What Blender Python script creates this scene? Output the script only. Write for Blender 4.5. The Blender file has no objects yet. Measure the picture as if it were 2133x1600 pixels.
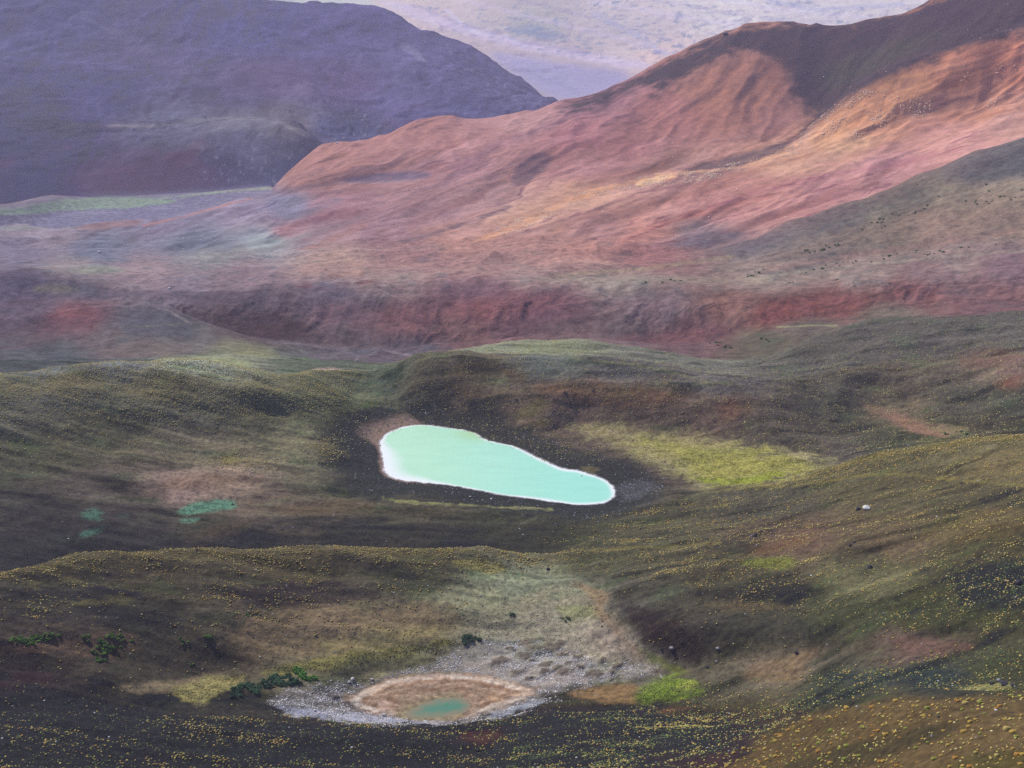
import bpy, bmesh, math, random
import numpy as np
from mathutils import Vector

random.seed(11)
rng = np.random.default_rng(7)
S = bpy.context.scene
COL = S.collection

# ------------------------------------------------------------------ camera
PITCH = math.radians(20.2)          # looking down into the basin from a high shoulder
FOC = 2575.0                        # focal length in sheet pixels (sheet 2133 wide) -> 45 deg
EYE = 300.0                         # height of the eye over datum
cam_d = bpy.data.cameras.new('camera')
cam_d.sensor_width = 36.0
cam_d.lens = 36.0 * FOC / 2133.0
cam_d.clip_start = 1.0
cam_d.clip_end = 40000.0
cam = bpy.data.objects.new('camera', cam_d)
cam.location = (0, 0, EYE)
cam.rotation_euler = (math.pi / 2 - PITCH, 0, 0)
COL.objects.link(cam)
S.camera = cam

# ------------------------------------------------------------------ sky, sun, exposure
SUN_EL, SUN_AZ = math.radians(41), math.radians(-38)     # azimuth from +Y, towards +X
w = bpy.data.worlds.new('World')
S.world = w
w.use_nodes = True
nt = w.node_tree
sky = nt.nodes.new('ShaderNodeTexSky')
sky.sky_type = 'NISHITA'
sky.sun_disc = False
sky.sun_elevation = SUN_EL
sky.sun_rotation = SUN_AZ
sky.altitude = 3000
nt.links.new(sky.outputs[0], nt.nodes['Background'].inputs[0])
nt.nodes['Background'].inputs[1].default_value = 0.14
sun_d = bpy.data.lights.new('sun', 'SUN')
sun_d.energy = 5.0
sun_d.angle = math.radians(0.5)
sun_d.color = (1.0, 0.95, 0.88)
sun = bpy.data.objects.new('sun', sun_d)
sd = Vector((math.sin(SUN_AZ) * math.cos(SUN_EL), math.cos(SUN_AZ) * math.cos(SUN_EL), math.sin(SUN_EL)))
sun.rotation_euler = sd.to_track_quat('Z', 'Y').to_euler()
sun.location = (0, 0, 900)
COL.objects.link(sun)
S.view_settings.view_transform = 'Standard'
S.view_settings.look = 'None'
S.view_settings.exposure = 0.18
S.view_settings.gamma = 1.0
S.render.engine = 'CYCLES'
S.cycles.use_denoising = False
S.cycles.max_bounces = 5
S.cycles.diffuse_bounces = 2
S.cycles.glossy_bounces = 2
S.cycles.volume_bounces = 1

HAZE_D = 0.82e-4
HAZE_COL = (0.74, 0.68, 1.0)
AIR = np.array([0.40, 0.385, 0.62])  # brightness the air itself reaches, used to take haze out of the far colours
ILLUM = 1.15

# ------------------------------------------------------------------ helpers
def srgb(c):
    c = np.asarray(c, float) / 255.0
    return np.where(c <= 0.04045, c / 12.92, ((c + 0.055) / 1.055) ** 2.4)

def pchip_slopes(x, y):
    # x (K,...) y (K,...) along axis 0, Fritsch-Carlson
    h = np.diff(x, axis=0)
    d = np.diff(y, axis=0) / h
    m = np.zeros_like(y)
    w1 = 2 * h[1:] + h[:-1]
    w2 = h[1:] + 2 * h[:-1]
    same = (d[1:] * d[:-1]) > 0
    with np.errstate(divide='ignore', invalid='ignore'):
        hm = (w1 + w2) / (w1 / d[:-1] + w2 / d[1:])
    m[1:-1] = np.where(same, hm, 0)
    m[0], m[-1] = d[0], d[-1]
    return m

def pchip1(xk, yk, x):
    xk, yk = np.asarray(xk, float), np.asarray(yk, float)
    m = pchip_slopes(xk, yk)
    i = np.clip(np.searchsorted(xk, x) - 1, 0, len(xk) - 2)
    h = xk[i + 1] - xk[i]
    t = np.clip((x - xk[i]) / h, 0, 1)
    return ((1 + 2 * t) * (1 - t) ** 2 * yk[i] + t * (1 - t) ** 2 * h * m[i]
            + t * t * (3 - 2 * t) * yk[i + 1] + t * t * (t - 1) * h * m[i + 1])

PERM = np.random.default_rng(3).permutation(512).astype(np.int64)
PERM = np.concatenate([PERM, PERM, PERM])
GRAD = np.stack([np.cos(np.arange(512) * 2.399963), np.sin(np.arange(512) * 2.399963)], 1)

def perlin(x, y, seed=0):
    xi, yi = np.floor(x).astype(np.int64), np.floor(y).astype(np.int64)
    xf, yf = x - xi, y - yi
    xi, yi = (xi + seed * 57) & 511, (yi + seed * 131) & 511
    u = xf * xf * xf * (xf * (xf * 6 - 15) + 10)
    v = yf * yf * yf * (yf * (yf * 6 - 15) + 10)
    def g(ix, iy, dx, dy):
        k = PERM[PERM[ix & 511] + (iy & 511)]
        return GRAD[k, 0] * dx + GRAD[k, 1] * dy
    a, b = g(xi, yi, xf, yf), g(xi + 1, yi, xf - 1, yf)
    c, d = g(xi, yi + 1, xf, yf - 1), g(xi + 1, yi + 1, xf - 1, yf - 1)
    ab, cd = a + u * (b - a), c + u * (d - c)
    return (ab + v * (cd - ab)) * 1.5

def fbm(x, y, oct=4, seed=0, gain=0.5, ridged=False):
    s, a, n, f = 0, 1.0, 0, 1.0
    for o in range(oct):
        p = perlin(x * f, y * f, seed + o * 7)
        if ridged:
            p = 1 - 2 * np.abs(p)
        s = s + a * p
        n += a
        a *= gain
        f *= 2.03
    return s / n

def sstep(a, b, x):
    t = np.clip((x - a) / (b - a), 0, 1)
    return t * t * (3 - 2 * t)

def poly_sd(px, py, poly):
    # signed distance, negative inside
    P = np.asarray(poly, float)
    Q = np.roll(P, -1, 0)
    d2 = np.full(px.shape, 1e18)
    ins = np.zeros(px.shape, bool)
    for (x0, y0), (x1, y1) in zip(P, Q):
        ex, ey = x1 - x0, y1 - y0
        t = np.clip(((px - x0) * ex + (py - y0) * ey) / (ex * ex + ey * ey + 1e-12), 0, 1)
        d2 = np.minimum(d2, (px - x0 - t * ex) ** 2 + (py - y0 - t * ey) ** 2)
        c = (y0 > py) != (y1 > py)
        with np.errstate(divide='ignore', invalid='ignore'):
            ins ^= c & (px < ex * (py - y0) / (ey if ey != 0 else 1e-12) + x0)
    d = np.sqrt(d2)
    return np.where(ins, -d, d)

def line_d(px, py, pts):
    P = np.asarray(pts, float)
    d2 = np.full(px.shape, 1e18)
    for (x0, y0), (x1, y1) in zip(P[:-1], P[1:]):
        ex, ey = x1 - x0, y1 - y0
        t = np.clip(((px - x0) * ex + (py - y0) * ey) / (ex * ex + ey * ey + 1e-12), 0, 1)
        d2 = np.minimum(d2, (px - x0 - t * ex) ** 2 + (py - y0 - t * ey) ** 2)
    return np.sqrt(d2)

def smooth_closed(pts, n=4):
    P = np.asarray(pts, float)
    for _ in range(n):
        Q = np.roll(P, -1, 0)
        P = np.stack([0.75 * P + 0.25 * Q, 0.25 * P + 0.75 * Q], 1).reshape(-1, 2)
    return P

SP, CP = math.sin(PITCH), math.cos(PITCH)
def bearing(u, v):
    a, b = (np.asarray(u, float) - 1066.5) / FOC, (800.0 - np.asarray(v, float)) / FOC
    return a, CP + b * SP, -SP + b * CP
def survey(u, v, R):
    """sighting (u, v) taken to ground distance R -> azimuth, R, height relative to the eye"""
    dx, dy, dz = bearing(u, v)
    r = np.hypot(dx, dy)
    return np.arctan2(dx, dy), R, dz / r * R
def plan_at(u, v, z):
    """sighting (u, v) met with the level z (relative to the eye) -> plan x, y"""
    dx, dy, dz = bearing(u, v)
    k = z / dz
    return dx * k, dy * k
def sight(x, y, z):
    f = y * CP - z * SP
    f = np.maximum(f, 1e-3)
    return 1066.5 + FOC * x / f, 800.0 - FOC * (y * SP + z * CP) / f

# ------------------------------------------------------------------ the survey lines of the land, near to far: (u, v, ground distance)
LINES = [
 [(-500,1900,215),(900,1900,215),(1400,1900,185),(1800,1900,150),(2133,1900,130),(2700,1900,118)],
 [(-500,1600,330),(900,1600,330),(1200,1600,310),(1500,1600,270),(1800,1600,225),(2133,1600,195),(2700,1600,180)],
 [(-500,1525,355),(0,1525,355),(500,1520,357),(900,1520,357),(1200,1515,352),(1400,1540,328),(1566,1530,305),(1650,1500,288),(1716,1477,274),(1816,1458,258),(1950,1448,247),(2133,1450,240),(2700,1470,225)],
 [(-500,1508,362),(0,1505,363),(500,1508,363),(800,1513,362),(1200,1497,362),(1400,1517,345),(1566,1524,333),(1650,1508,325),(1716,1490,316),(1816,1478,303),(1950,1472,296),(2133,1475,288),(2700,1490,278)],
 [(-500,1470,378),(0,1465,380),(500,1470,380),(900,1480,381),(1200,1460,384),(1450,1465,375),(1600,1460,363),(1716,1450,350),(1900,1435,335),(2133,1430,325),(2700,1440,315)],
 [(-500,1400,398),(0,1395,400),(300,1400,400),(600,1410,398),(900,1400,402),(1200,1390,405),(1450,1390,398),(1600,1380,388),(1900,1350,365),(2133,1340,350),(2700,1340,338)],
 [(-500,1300,424),(0,1300,424),(500,1300,424),(900,1300,428),(1150,1300,430),(1400,1300,414),(1600,1300,402),(1900,1290,382),(2133,1280,368),(2700,1280,355)],
 [(-500,1235,446),(0,1230,448),(300,1220,450),(600,1215,450),(900,1215,450),(1150,1215,458),(1400,1215,440),(1600,1215,430),(1900,1200,412),(2133,1190,398),(2700,1180,385)],
 [(-500,1215,455),(0,1200,462),(80,1180,466),(150,1167,470),(250,1160,472),(400,1155,474),(550,1150,474),(700,1147,474),(850,1149,474),(950,1151,474),(1050,1156,478),(1150,1160,482),(1300,1160,475),(1500,1150,465),(1700,1140,455),(1900,1120,445),(2133,1100,432),(2700,1080,420)],
 [(-500,1210,485),(0,1203,487),(150,1178,505),(400,1166,510),(700,1157,510),(900,1158,508),(1000,1156,506),(1150,1150,505),(1300,1135,505),(1500,1110,500),(1700,1095,492),(1900,1075,482),(2133,1040,470),(2700,1020,455)],
 [(-500,1120,530),(0,1110,535),(400,1105,540),(700,1100,540),(900,1095,540),(1150,1095,540),(1300,1085,540),(1500,1070,535),(1700,1045,530),(1900,1010,525),(2133,970,520),(2700,950,505)],
 [(-500,1050,570),(0,1040,578),(400,1030,583),(700,1045,572),(830,1048,568),(1000,1055,562),(1150,1062,557),(1290,1050,562),(1400,1030,568),(1500,1018,572),(1600,1010,573),(1716,978,572),(1866,942,570),(2016,918,568),(2133,910,565),(2700,890,550)],
 [(-500,1000,596),(0,1000,598),(400,990,602),(700,1020,588),(800,998,599),(1000,1030,580),(1150,1047,571),(1280,1030,579),(1400,1010,590),(1500,1000,596),(1600,998,592),(1716,985,588),(1866,952,590),(2016,930,590),(2133,922,590),(2700,900,575)],
 [(-500,930,625),(0,930,632),(400,930,634),(650,935,630),(800,940,636),(1000,960,623),(1150,985,606),(1280,985,607),(1400,960,622),(1550,950,628),(1650,950,624),(1716,965,614),(1800,945,617),(1950,925,626),(2133,915,628),(2700,900,610)],
 [(-500,860,650),(0,860,655),(400,860,658),(650,870,664),(760,872,676),(850,888,674),(1000,910,656),(1100,930,646),(1200,890,672),(1400,905,664),(1550,930,645),(1650,940,640),(1720,935,645),(1800,915,655),(1900,895,665),(2000,900,660),(2133,890,662),(2700,870,645)],
 [(-500,815,672),(0,815,672),(300,800,677),(500,805,676),(620,815,682),(700,820,700),(750,825,712),(800,822,712),(880,815,702),(1000,810,696),(1150,810,694),(1300,820,690),(1450,830,688),(1600,850,682),(1720,870,682),(1800,850,700),(1900,850,700),(2000,860,690),(2133,840,690),(2700,820,670)],
 [(-500,800,690),(0,788,690),(150,772,694),(250,762,697),(350,757,699),(450,763,698),(520,778,697),(580,788,701),(640,783,720),(700,778,740),(760,778,748),(820,765,742),(880,745,732),(960,738,728),(1050,745,725),(1200,748,722),(1300,755,720),(1400,770,716),(1500,793,710),(1600,805,712),(1700,800,720),(1800,780,735),(1900,770,745),(2000,775,740),(2133,760,735),(2700,740,715)],
 [(-500,800,730),(0,793,730),(150,785,740),(350,773,745),(450,778,745),(580,785,745),(700,772,765),(780,770,772),(850,755,765),(960,735,752),(1100,732,752),(1250,740,748),(1400,758,745),(1500,770,745),(1600,765,750),(1700,745,765),(1800,720,778),(1900,705,785),(2000,705,785),(2133,700,785),(2700,690,765)],
 [(-500,760,790),(0,755,790),(150,758,790),(350,748,800),(500,745,800),(620,752,795),(700,760,792),(780,762,796),(850,750,790),(920,733,778),(1000,722,775),(1100,712,778),(1180,712,778),(1300,722,778),(1450,745,775),(1550,756,778),(1600,750,785),(1690,705,810),(1741,690,815),(1791,675,822),(1916,661,828),(2050,660,830),(2133,657,830),(2700,650,810)],
 [(-500,755,830),(0,748,830),(150,750,830),(350,740,835),(500,738,840),(620,745,835),(700,753,830),(800,758,835),(920,748,830),(1000,738,835),(1100,728,850),(1180,728,855),(1300,738,850),(1450,752,840),(1550,752,845),(1600,735,855),(1700,712,870),(1800,690,880),(1916,674,890),(2133,668,890),(2700,660,870)],
 [(-500,700,900),(0,710,900),(150,700,905),(300,690,905),(420,700,905),(550,725,900),(650,735,895),(750,742,890),(900,730,905),(1000,722,925),(1180,720,930),(1350,722,930),(1450,724,925),(1550,720,920),(1650,690,930),(1750,675,940),(1900,658,945),(2133,652,945),(2700,640,925)],
 [(-500,690,940),(0,680,940),(100,660,945),(200,650,950),(345,643,955),(390,665,950),(450,690,940),(530,710,930),(620,720,925),(750,728,930),(900,722,940),(1000,716,945),(1180,713,950),(1350,716,950),(1450,718,945),(1550,705,945),(1650,680,955),(1750,665,965),(1900,648,970),(2133,642,970),(2700,630,950)],
 [(-500,685,985),(0,672,985),(100,662,990),(200,660,1000),(345,665,1010),(390,685,1000),(450,705,990),(530,718,985),(620,724,980),(750,722,980),(900,718,980),(1000,712,980),(1180,708,985),(1350,710,985),(1450,710,980),(1550,690,985),(1650,668,995),(1750,652,1005),(1900,636,1010),(2133,630,1010),(2700,620,990)],
 [(-500,640,1045),(0,640,1050),(100,635,1050),(200,630,1055),(345,640,1040),(450,665,1035),(550,680,1025),(650,680,1022),(800,670,1025),(1000,660,1025),(1200,655,1030),(1400,655,1030),(1550,640,1035),(1650,630,1040),(1750,622,1045),(1900,608,1050),(2133,600,1050),(2700,590,1030)],
 [(-500,590,1120),(0,577,1130),(60,570,1135),(120,576,1135),(200,590,1125),(330,612,1100),(420,616,1085),(560,602,1085),(700,600,1085),(850,596,1085),(1050,588,1090),(1300,598,1085),(1520,601,1080),(1700,592,1085),(1900,578,1090),(2133,565,1090),(2700,550,1070)],
 [(-500,590,1180),(0,580,1190),(60,577,1195),(120,580,1190),(200,590,1180),(330,606,1160),(420,606,1150),(560,594,1150),(700,590,1155),(850,585,1160),(1050,577,1165),(1300,585,1165),(1520,585,1160),(1700,575,1165),(1900,560,1170),(2133,545,1170),(2700,530,1150)],
 [(-500,560,1290),(0,555,1300),(200,560,1290),(400,575,1250),(600,570,1245),(850,560,1250),(1100,550,1260),(1350,545,1260),(1550,535,1255),(1750,510,1260),(1950,480,1265),(2133,450,1265),(2700,400,1240)],
 [(-500,520,1500),(0,520,1520),(200,525,1500),(400,535,1450),(600,530,1420),(850,520,1400),(1100,512,1380),(1300,520,1340),(1491,528,1310),(1566,506,1330),(1716,452,1370),(1866,402,1410),(1941,371,1430),(2016,336,1450),(2133,296,1480),(2700,150,1500)],
 [(-500,505,1600),(0,505,1620),(200,510,1600),(400,515,1560),(600,510,1520),(850,500,1500),(1100,490,1480),(1300,500,1430),(1491,526,1380),(1566,510,1400),(1716,462,1470),(1866,415,1530),(2016,352,1580),(2133,312,1610),(2700,170,1620)],
 [(-500,480,1800),(0,475,1850),(150,480,1800),(270,465,1840),(400,470,1750),(600,470,1680),(850,460,1640),(1100,440,1640),(1300,440,1600),(1500,440,1560),(1716,400,1600),(1866,360,1650),(2016,310,1690),(2133,275,1710),(2700,130,1720)],
 [(-500,470,1940),(0,468,1945),(150,470,1920),(200,466,1920),(270,457,1925),(330,457,1930),(420,437,1960),(500,414,1985),(560,408,1980),(640,385,1960),(850,380,1900),(1100,370,1850),(1300,380,1800),(1500,370,1780),(1640,345,1790),(1716,320,1800),(1866,285,1830),(2016,250,1860),(2133,225,1880),(2700,80,1880)],
 [(-500,460,1990),(0,455,2008),(150,455,2008),(270,456,1990),(330,452,2010),(420,434,2070),(500,411,2100),(560,402,2040),(600,375,2030),(640,350,2040),(700,330,2050),(850,320,2030),(970,320,2000),(1100,310,1980),(1300,310,1960),(1500,310,1930),(1640,302,1900),(1700,262,1930),(1780,192,1960),(1880,137,1980),(2000,101,1990),(2133,64,2000),(2700,-100,2000)],
 [(-500,455,2020),(0,448,2045),(125,440,2075),(330,435,2095),(420,428,2120),(500,408,2165),(560,398,2115),(600,368,2110),(640,340,2120),(760,305,2130),(850,290,2130),(970,285,2110),(1100,275,2090),(1300,270,2060),(1500,280,2010),(1640,305,1965),(1700,275,2020),(1780,205,2080),(1880,150,2110),(2000,115,2130),(2133,80,2140),(2700,-80,2140)],
 [(-500,450,2040),(0,438,2085),(125,418,2170),(250,414,2185),(330,410,2200),(420,408,2210),(500,400,2240),(550,397,2250),(570,396,2200),(590,372,2150),(640,331,2180),(700,301,2200),(760,295,2220),(830,271,2240),(880,256,2250),(940,250,2260),(970,258,2270),(1100,235,2300),(1200,210,2330),(1280,187,2350),(1400,125,2380),(1510,73,2400),(1620,50,2420),(1740,53,2420),(1850,40,2440),(1950,0,2450),(2133,-60,2450),(2700,-260,2450)],
 [(-500,430,2090),(0,425,2130),(125,405,2220),(250,405,2225),(330,402,2240),(420,400,2250),(500,393,2275),(570,390,2300),(600,392,2300),(640,390,2320),(700,370,2400),(880,340,2560),(1100,320,2650),(1200,310,2700),(1400,240,2800),(1620,170,2850),(1850,150,2850),(2133,60,2800),(2700,-120,2800)],
 [(-500,330,2350),(0,340,2350),(150,330,2370),(330,310,2400),(400,295,2420),(500,276,2450),(600,271,2450),(640,290,2440),(680,330,2440),(740,330,2520),(900,320,2680),(1100,290,2800),(1200,280,2850),(1400,220,3000),(1620,150,3000),(2133,40,2950),(2700,-140,2950)],
 [(-500,260,2550),(0,260,2550),(330,258,2600),(500,255,2640),(600,255,2640),(650,270,2600),(720,280,2620),(850,250,2730),(950,240,2790),(1100,230,2880),(1145,225,2900),(1200,260,2950),(1400,200,3100),(2133,30,3050),(2700,-150,3050)],
 [(-500,100,2950),(0,110,2950),(400,100,3000),(700,110,3000),(850,130,2980),(950,160,2950),(1060,190,2940),(1120,208,2945),(1145,216,2950),(1200,240,3050),(1400,190,3200),(2133,20,3150),(2700,-160,3150)],
 [(-500,-120,3400),(0,-80,3400),(300,-30,3350),(450,0,3300),(560,5,3300),(700,17,3280),(780,22,3250),(850,50,3200),(950,95,3120),(1000,120,3090),(1060,160,3050),(1110,190,3020),(1145,214,3010),(1200,235,3150),(1400,180,3300),(2133,10,3250),(2700,-170,3250)],
 [(-500,150,4000),(0,150,4000),(450,170,4000),(700,190,4000),(850,210,4000),(1000,225,4000),(1145,228,4000),(1280,222,4000),(1400,190,4000),(2700,190,4000)],
 [(-500,180,5000),(2700,180,5000)],
 [(-500,95,6000),(700,95,6000),(1300,130,6000),(2700,130,6000)],
 [(-500,20,7200),(2700,40,7200)],
 [(-500,-60,8500),(2700,-60,8500)],
 [(-500,-300,11500),(2700,-300,11500)],
]
NL = len(LINES)

# ------------------------------------------------------------------ the land as one polar height field
AZ = np.concatenate([np.radians(np.linspace(-38, -27.2, 30)), np.radians(np.linspace(-27, 27, 900)), np.radians(np.linspace(27.2, 38, 30))])
NA = len(AZ)
uu = np.arange(-900, 3100, 8.0)
KR, KZ, KV = np.zeros((NL, NA)), np.zeros((NL, NA)), np.zeros((NL, NA))
STRETCH = {34: 1.0, 35: 1.05, 36: 1.17, 37: 1.42, 38: 1.48, 39: 1.42, 40: 1.42, 41: 1.42, 42: 1.45, 43: 1.5, 44: 1.5}
for k, L in enumerate(LINES):
    L = sorted((u_, v_, r_ * STRETCH.get(k, 1.0)) for u_, v_, r_ in L)
    U0, V0, R0 = zip(*L)
    v = pchip1(U0, V0, uu)
    R = pchip1(U0, R0, uu)
    az, R, z = survey(uu, v, R)
    KR[k] = np.interp(AZ, az, R)
    KZ[k] = np.interp(AZ, az, z)
    KV[k] = np.interp(AZ, az, v)
for k in range(1, NL):
    KR[k] = np.maximum(KR[k], KR[k - 1] + 4)
M = pchip_slopes(KR, KZ)
rows_R, rows_Z, rows_L = [], [], []
mid = slice(30, NA - 30)
for k in range(NL - 1):
    dv = np.percentile(np.abs(KV[k + 1, mid] - KV[k, mid]), 92)
    dl = np.percentile(np.log(KR[k + 1, mid] / KR[k, mid]), 90)
    n = int(np.clip(max(dv / 1.9, dl / 0.0034), 5, 220))
    if k == 0:
        n = 40
    h = KR[k + 1] - KR[k]
    for i in range(n if k < NL - 2 else n + 1):
        t = i / n
        rows_R.append(KR[k] + t * h)
        rows_Z.append((1 + 2 * t) * (1 - t) ** 2 * KZ[k] + t * (1 - t) ** 2 * h * M[k]
                      + t * t * (3 - 2 * t) * KZ[k + 1] + t * t * (t - 1) * h * M[k + 1])
        rows_L.append(k + t)
RR, ZZ = np.array(rows_R), np.array(rows_Z)
NR = len(RR)
# light smoothing across the survey lines so the lines themselves leave no crease
for _ in range(3):
    ZZ[1:-1] = 0.25 * ZZ[:-2] + 0.5 * ZZ[1:-1] + 0.25 * ZZ[2:]
for _ in range(6):
    ZZ[:, 1:-1] = 0.25 * ZZ[:, :-2] + 0.5 * ZZ[:, 1:-1] + 0.25 * ZZ[:, 2:]
LY = np.repeat(np.array(rows_L)[:, None], NA, 1)
X, Y = RR * np.sin(AZ)[None], RR * np.cos(AZ)[None]
print('grid', NR, NA, NR * NA)

# relief: long swells, gullies, hummocks -- amplitude grows with distance
U, V = sight(X, Y, ZZ)
near = 1 - sstep(18.5, 20, LY)
midz = sstep(18.5, 20, LY) * (1 - sstep(26.5, 28, LY))
redz = sstep(26.0, 28, LY) * (1 - sstep(33.2, 34, LY))
mtn = sstep(33.8, 34.8, LY) * (1 - sstep(38, 39, LY))
farz = sstep(38.8, 40, LY)
river = ((1 - sstep(-14, 14, poly_sd(U, V, [(-600,472),(0,469),(140,474),(215,464),(330,456),(420,434),(500,412),(565,399),(560,392),(480,398),(330,404),(200,406),(125,414),(60,432),(0,438),(-600,455)])))
         * sstep(28.5, 29.5, LY) * (1 - sstep(34.6, 35.2, LY)))
sw = fbm(X / 34, Y / 34, 4, 1)
fold = fbm((X * 0.55 + Y * 0.83) / 21 + 0.5 * sw, (X * 0.83 - Y * 0.55) / 75, 3, 35, 0.5)
rt = sstep(1100, 1600, U)
ZZ += near * sw * 2.7 * sstep(300, 380, RR) + near * rt * fold * 2.2 * sstep(300, 380, RR) + near * (1 - sstep(300, 380, RR)) * sw * 0.6
ZZ += near * fbm(X / 9, Y / 9, 4, 21, 0.6) * 0.42
# low benches that run across the foreground slopes
ZZ += near * fbm(X / 70 + 0.3 * sw, Y / 13, 3, 31) * 1.7 * (1 - 0.5 * rt)
rw = fbm(X / 240, Y / 240, 3, 12)
lm = 1 - sstep(480, 700, U)
mamp = 1 - 0.75 * lm
ZZ += midz * lm * (2.6 * np.exp(-((LY - 21.0) / 0.35) ** 2) - 3.0 * np.exp(-((LY - 22.2) / 0.5) ** 2) + 3.0 * np.exp(-((LY - 24.0) / 0.3) ** 2) - 3.0 * np.exp(-((LY - 25.0) / 0.4) ** 2))
ZZ += midz * (fbm(X / 80, Y / 70, 4, 2) * 6.0 * mamp + (1 - lm) * 7.0 * fbm(X / 170, Y / 90, 3, 37) + fbm(X / 60 + 1.2 * rw, Y / 150 + rw, 2, 5, ridged=True) * 2.6)
mg = fbm((U + 1.0 * V + 130 * rw + 40 * sw) / 48, (V - U) / 150 + rw, 4, 33, 0.55, ridged=True) * np.clip(0.5 + 1.6 * fbm(X / 110, Y / 110, 2, 36), 0, 1)
ZZ += midz * sstep(21, 22.5, LY) * (1 - sstep(24, 26, LY)) * mg * 3.6 * (1 - sstep(23.1, 24.1, LY + 0.8 * rw))
rib = fbm((X * 0.80 - Y * 0.60) / 95 + 0.9 * rw, (X * 0.60 + Y * 0.80) / 520, 3, 8, ridged=True)
big = fbm((V + 0.42 * U + 70 * rw) / 80, (U - 0.4 * V) / 420, 2, 38, 0.42, ridged=True)
spur = fbm((U + 0.9 * V + 60 * rw) / 85, (V - U) / 300, 2, 39, 0.4, ridged=True)
ZZ += redz * (1 - river) * (8.0 * big * (1 - sstep(30.5, 31.8, LY)) + 5.0 * spur * sstep(30.8, 32, LY) * (0.35 + 1.3 * np.clip(0.5 + 1.5 * fbm(X / 420, Y / 420, 2, 40), 0, 1)))
slr = fbm((V + 0.40 * U + 40 * rw) / 17, U / 230, 3, 34, 0.55, ridged=True)
ZZ += redz * (1 - river) * (1 - sstep(31, 32.5, LY)) * slr * 0.9
ZZ += redz * (1 - river) * (rib * 6.0 + fbm(X / 130, Y / 130, 4, 4) * 5)
ZZ += mtn * (1 - river) * (fbm(X / 480, Y / 480, 5, 6, 0.55) * 26 + fbm(X / 190 + rw, Y / 520, 4, 9, ridged=True) * 20 + fbm(X / 70, Y / 90, 3, 19) * 7 * sstep(640, 900, U)) * sstep(34.0, 35.5, LY)
ZZ += farz * (fbm(X / 900, Y / 900, 4, 14, 0.42) * 50 + fbm((X + 0.6 * Y) / 620 + rw, (Y - 0.6 * X) / 1900, 4, 15, ridged=True) * 26) * sstep(39.5, 41, LY)
RIVER_Z = -440.0
ZZ = ZZ * (1 - river) + river * (RIVER_Z + 0.8 * fbm(X / 40, Y / 40, 3, 17))

lt = 1 - sstep(1080, 1260, U)
ZZ += 1.4 * lt * np.exp(-((LY - 7.95) / 0.35) ** 2) - 2.2 * lt * np.exp(-((LY - 9.0) / 0.55) ** 2)
ZZ += 1.3 * sstep(1500, 1720, U) * (np.exp(-((LY - 11.0) / 0.4) ** 2) - np.exp(-((LY - 12.2) / 0.5) ** 2))
ZZ += 1.2 * np.exp(-((LY - 16.0) / 0.4) ** 2) * near
# lake basin and crater pool, cut to their levels
LAKE_Z, POOL_Z = -274.0, -266.6
LAKE = [(791,925),(797,912),(812,900),(840,890),(868,885),(900,887),(938,892),(970,897),(992,903),(1000,911),(1012,917),(1040,924),(1066,928),(1090,940),(1118,953),(1145,966),(1172,978),(1200,980),(1225,988),(1252,995),(1272,1008),(1281,1022),(1279,1036),(1262,1047),(1225,1051),(1190,1050),(1150,1044),(1090,1036),(1040,1029),(985,1018),(930,1009),(875,1004),(835,1000),(812,992),(801,978),(799,955)]
POOL = [(838,1490),(856,1478),(876,1468),(896,1460),(918,1454),(944,1452),(970,1457),(982,1468),(976,1480),(954,1489),(925,1494),(890,1496),(858,1495)]
CRATER = [(718,1470),(740,1450),(759,1437),(793,1421),(849,1408),(934,1400),(1018,1408),(1074,1425),(1130,1440),(1060,1468),(990,1486),(948,1498),(878,1496),(788,1486)]
def plan_poly(p, z, n=3):
    q = smooth_closed(p, n)
    return np.stack(plan_at(q[:, 0], q[:, 1], z), 1)
lake_p, pool_p, crater_p = plan_poly(LAKE, LAKE_Z, 2), plan_poly(POOL, POOL_Z), plan_poly(CRATER, POOL_Z + 1)
def local_sd(poly, pad):
    lo, hi = poly.min(0) - pad, poly.max(0) + pad
    m = (X > lo[0]) & (X < hi[0]) & (Y > lo[1]) & (Y < hi[1])
    d = np.full(X.shape, 1e4)
    d[m] = poly_sd(X[m], Y[m], poly)
    return np.where(d < pad, d, 1e4)
edge_n = fbm(X / 3.0, Y / 3.0, 3, 41) * 0.5
lake_d = local_sd(lake_p, 60) + edge_n * 1.5 + 0.9 * fbm(X / 9, Y / 9, 2, 42)
bank = LAKE_Z + np.where(lake_d > 0, 0.045 * lake_d + 0.0022 * np.clip(lake_d, 0, 40) ** 2, 0.07 * lake_d) + 0.25 * fbm(X / 6, Y / 6, 3, 43) * sstep(2, 8, lake_d)
k = sstep(4, 34, lake_d)
ZZ = bank * (1 - k) + np.where(lake_d < 60, np.maximum(ZZ, LAKE_Z + 0.35), ZZ) * k
crater_d = local_sd(crater_p, 40)
pool_d = local_sd(pool_p, 40) + edge_n * 0.5
bowl = POOL_Z + np.where(pool_d > 0, 0.06 * np.minimum(pool_d, 22) + 0.25 * fbm(X / 5, Y / 5, 3, 47) * sstep(1, 5, pool_d), 0.10 * pool_d)
k = sstep(-2, 14, crater_d)
ZZ = bowl * (1 - k) + np.where(crater_d < 40, np.maximum(ZZ, POOL_Z + 0.6), ZZ) * k
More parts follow.
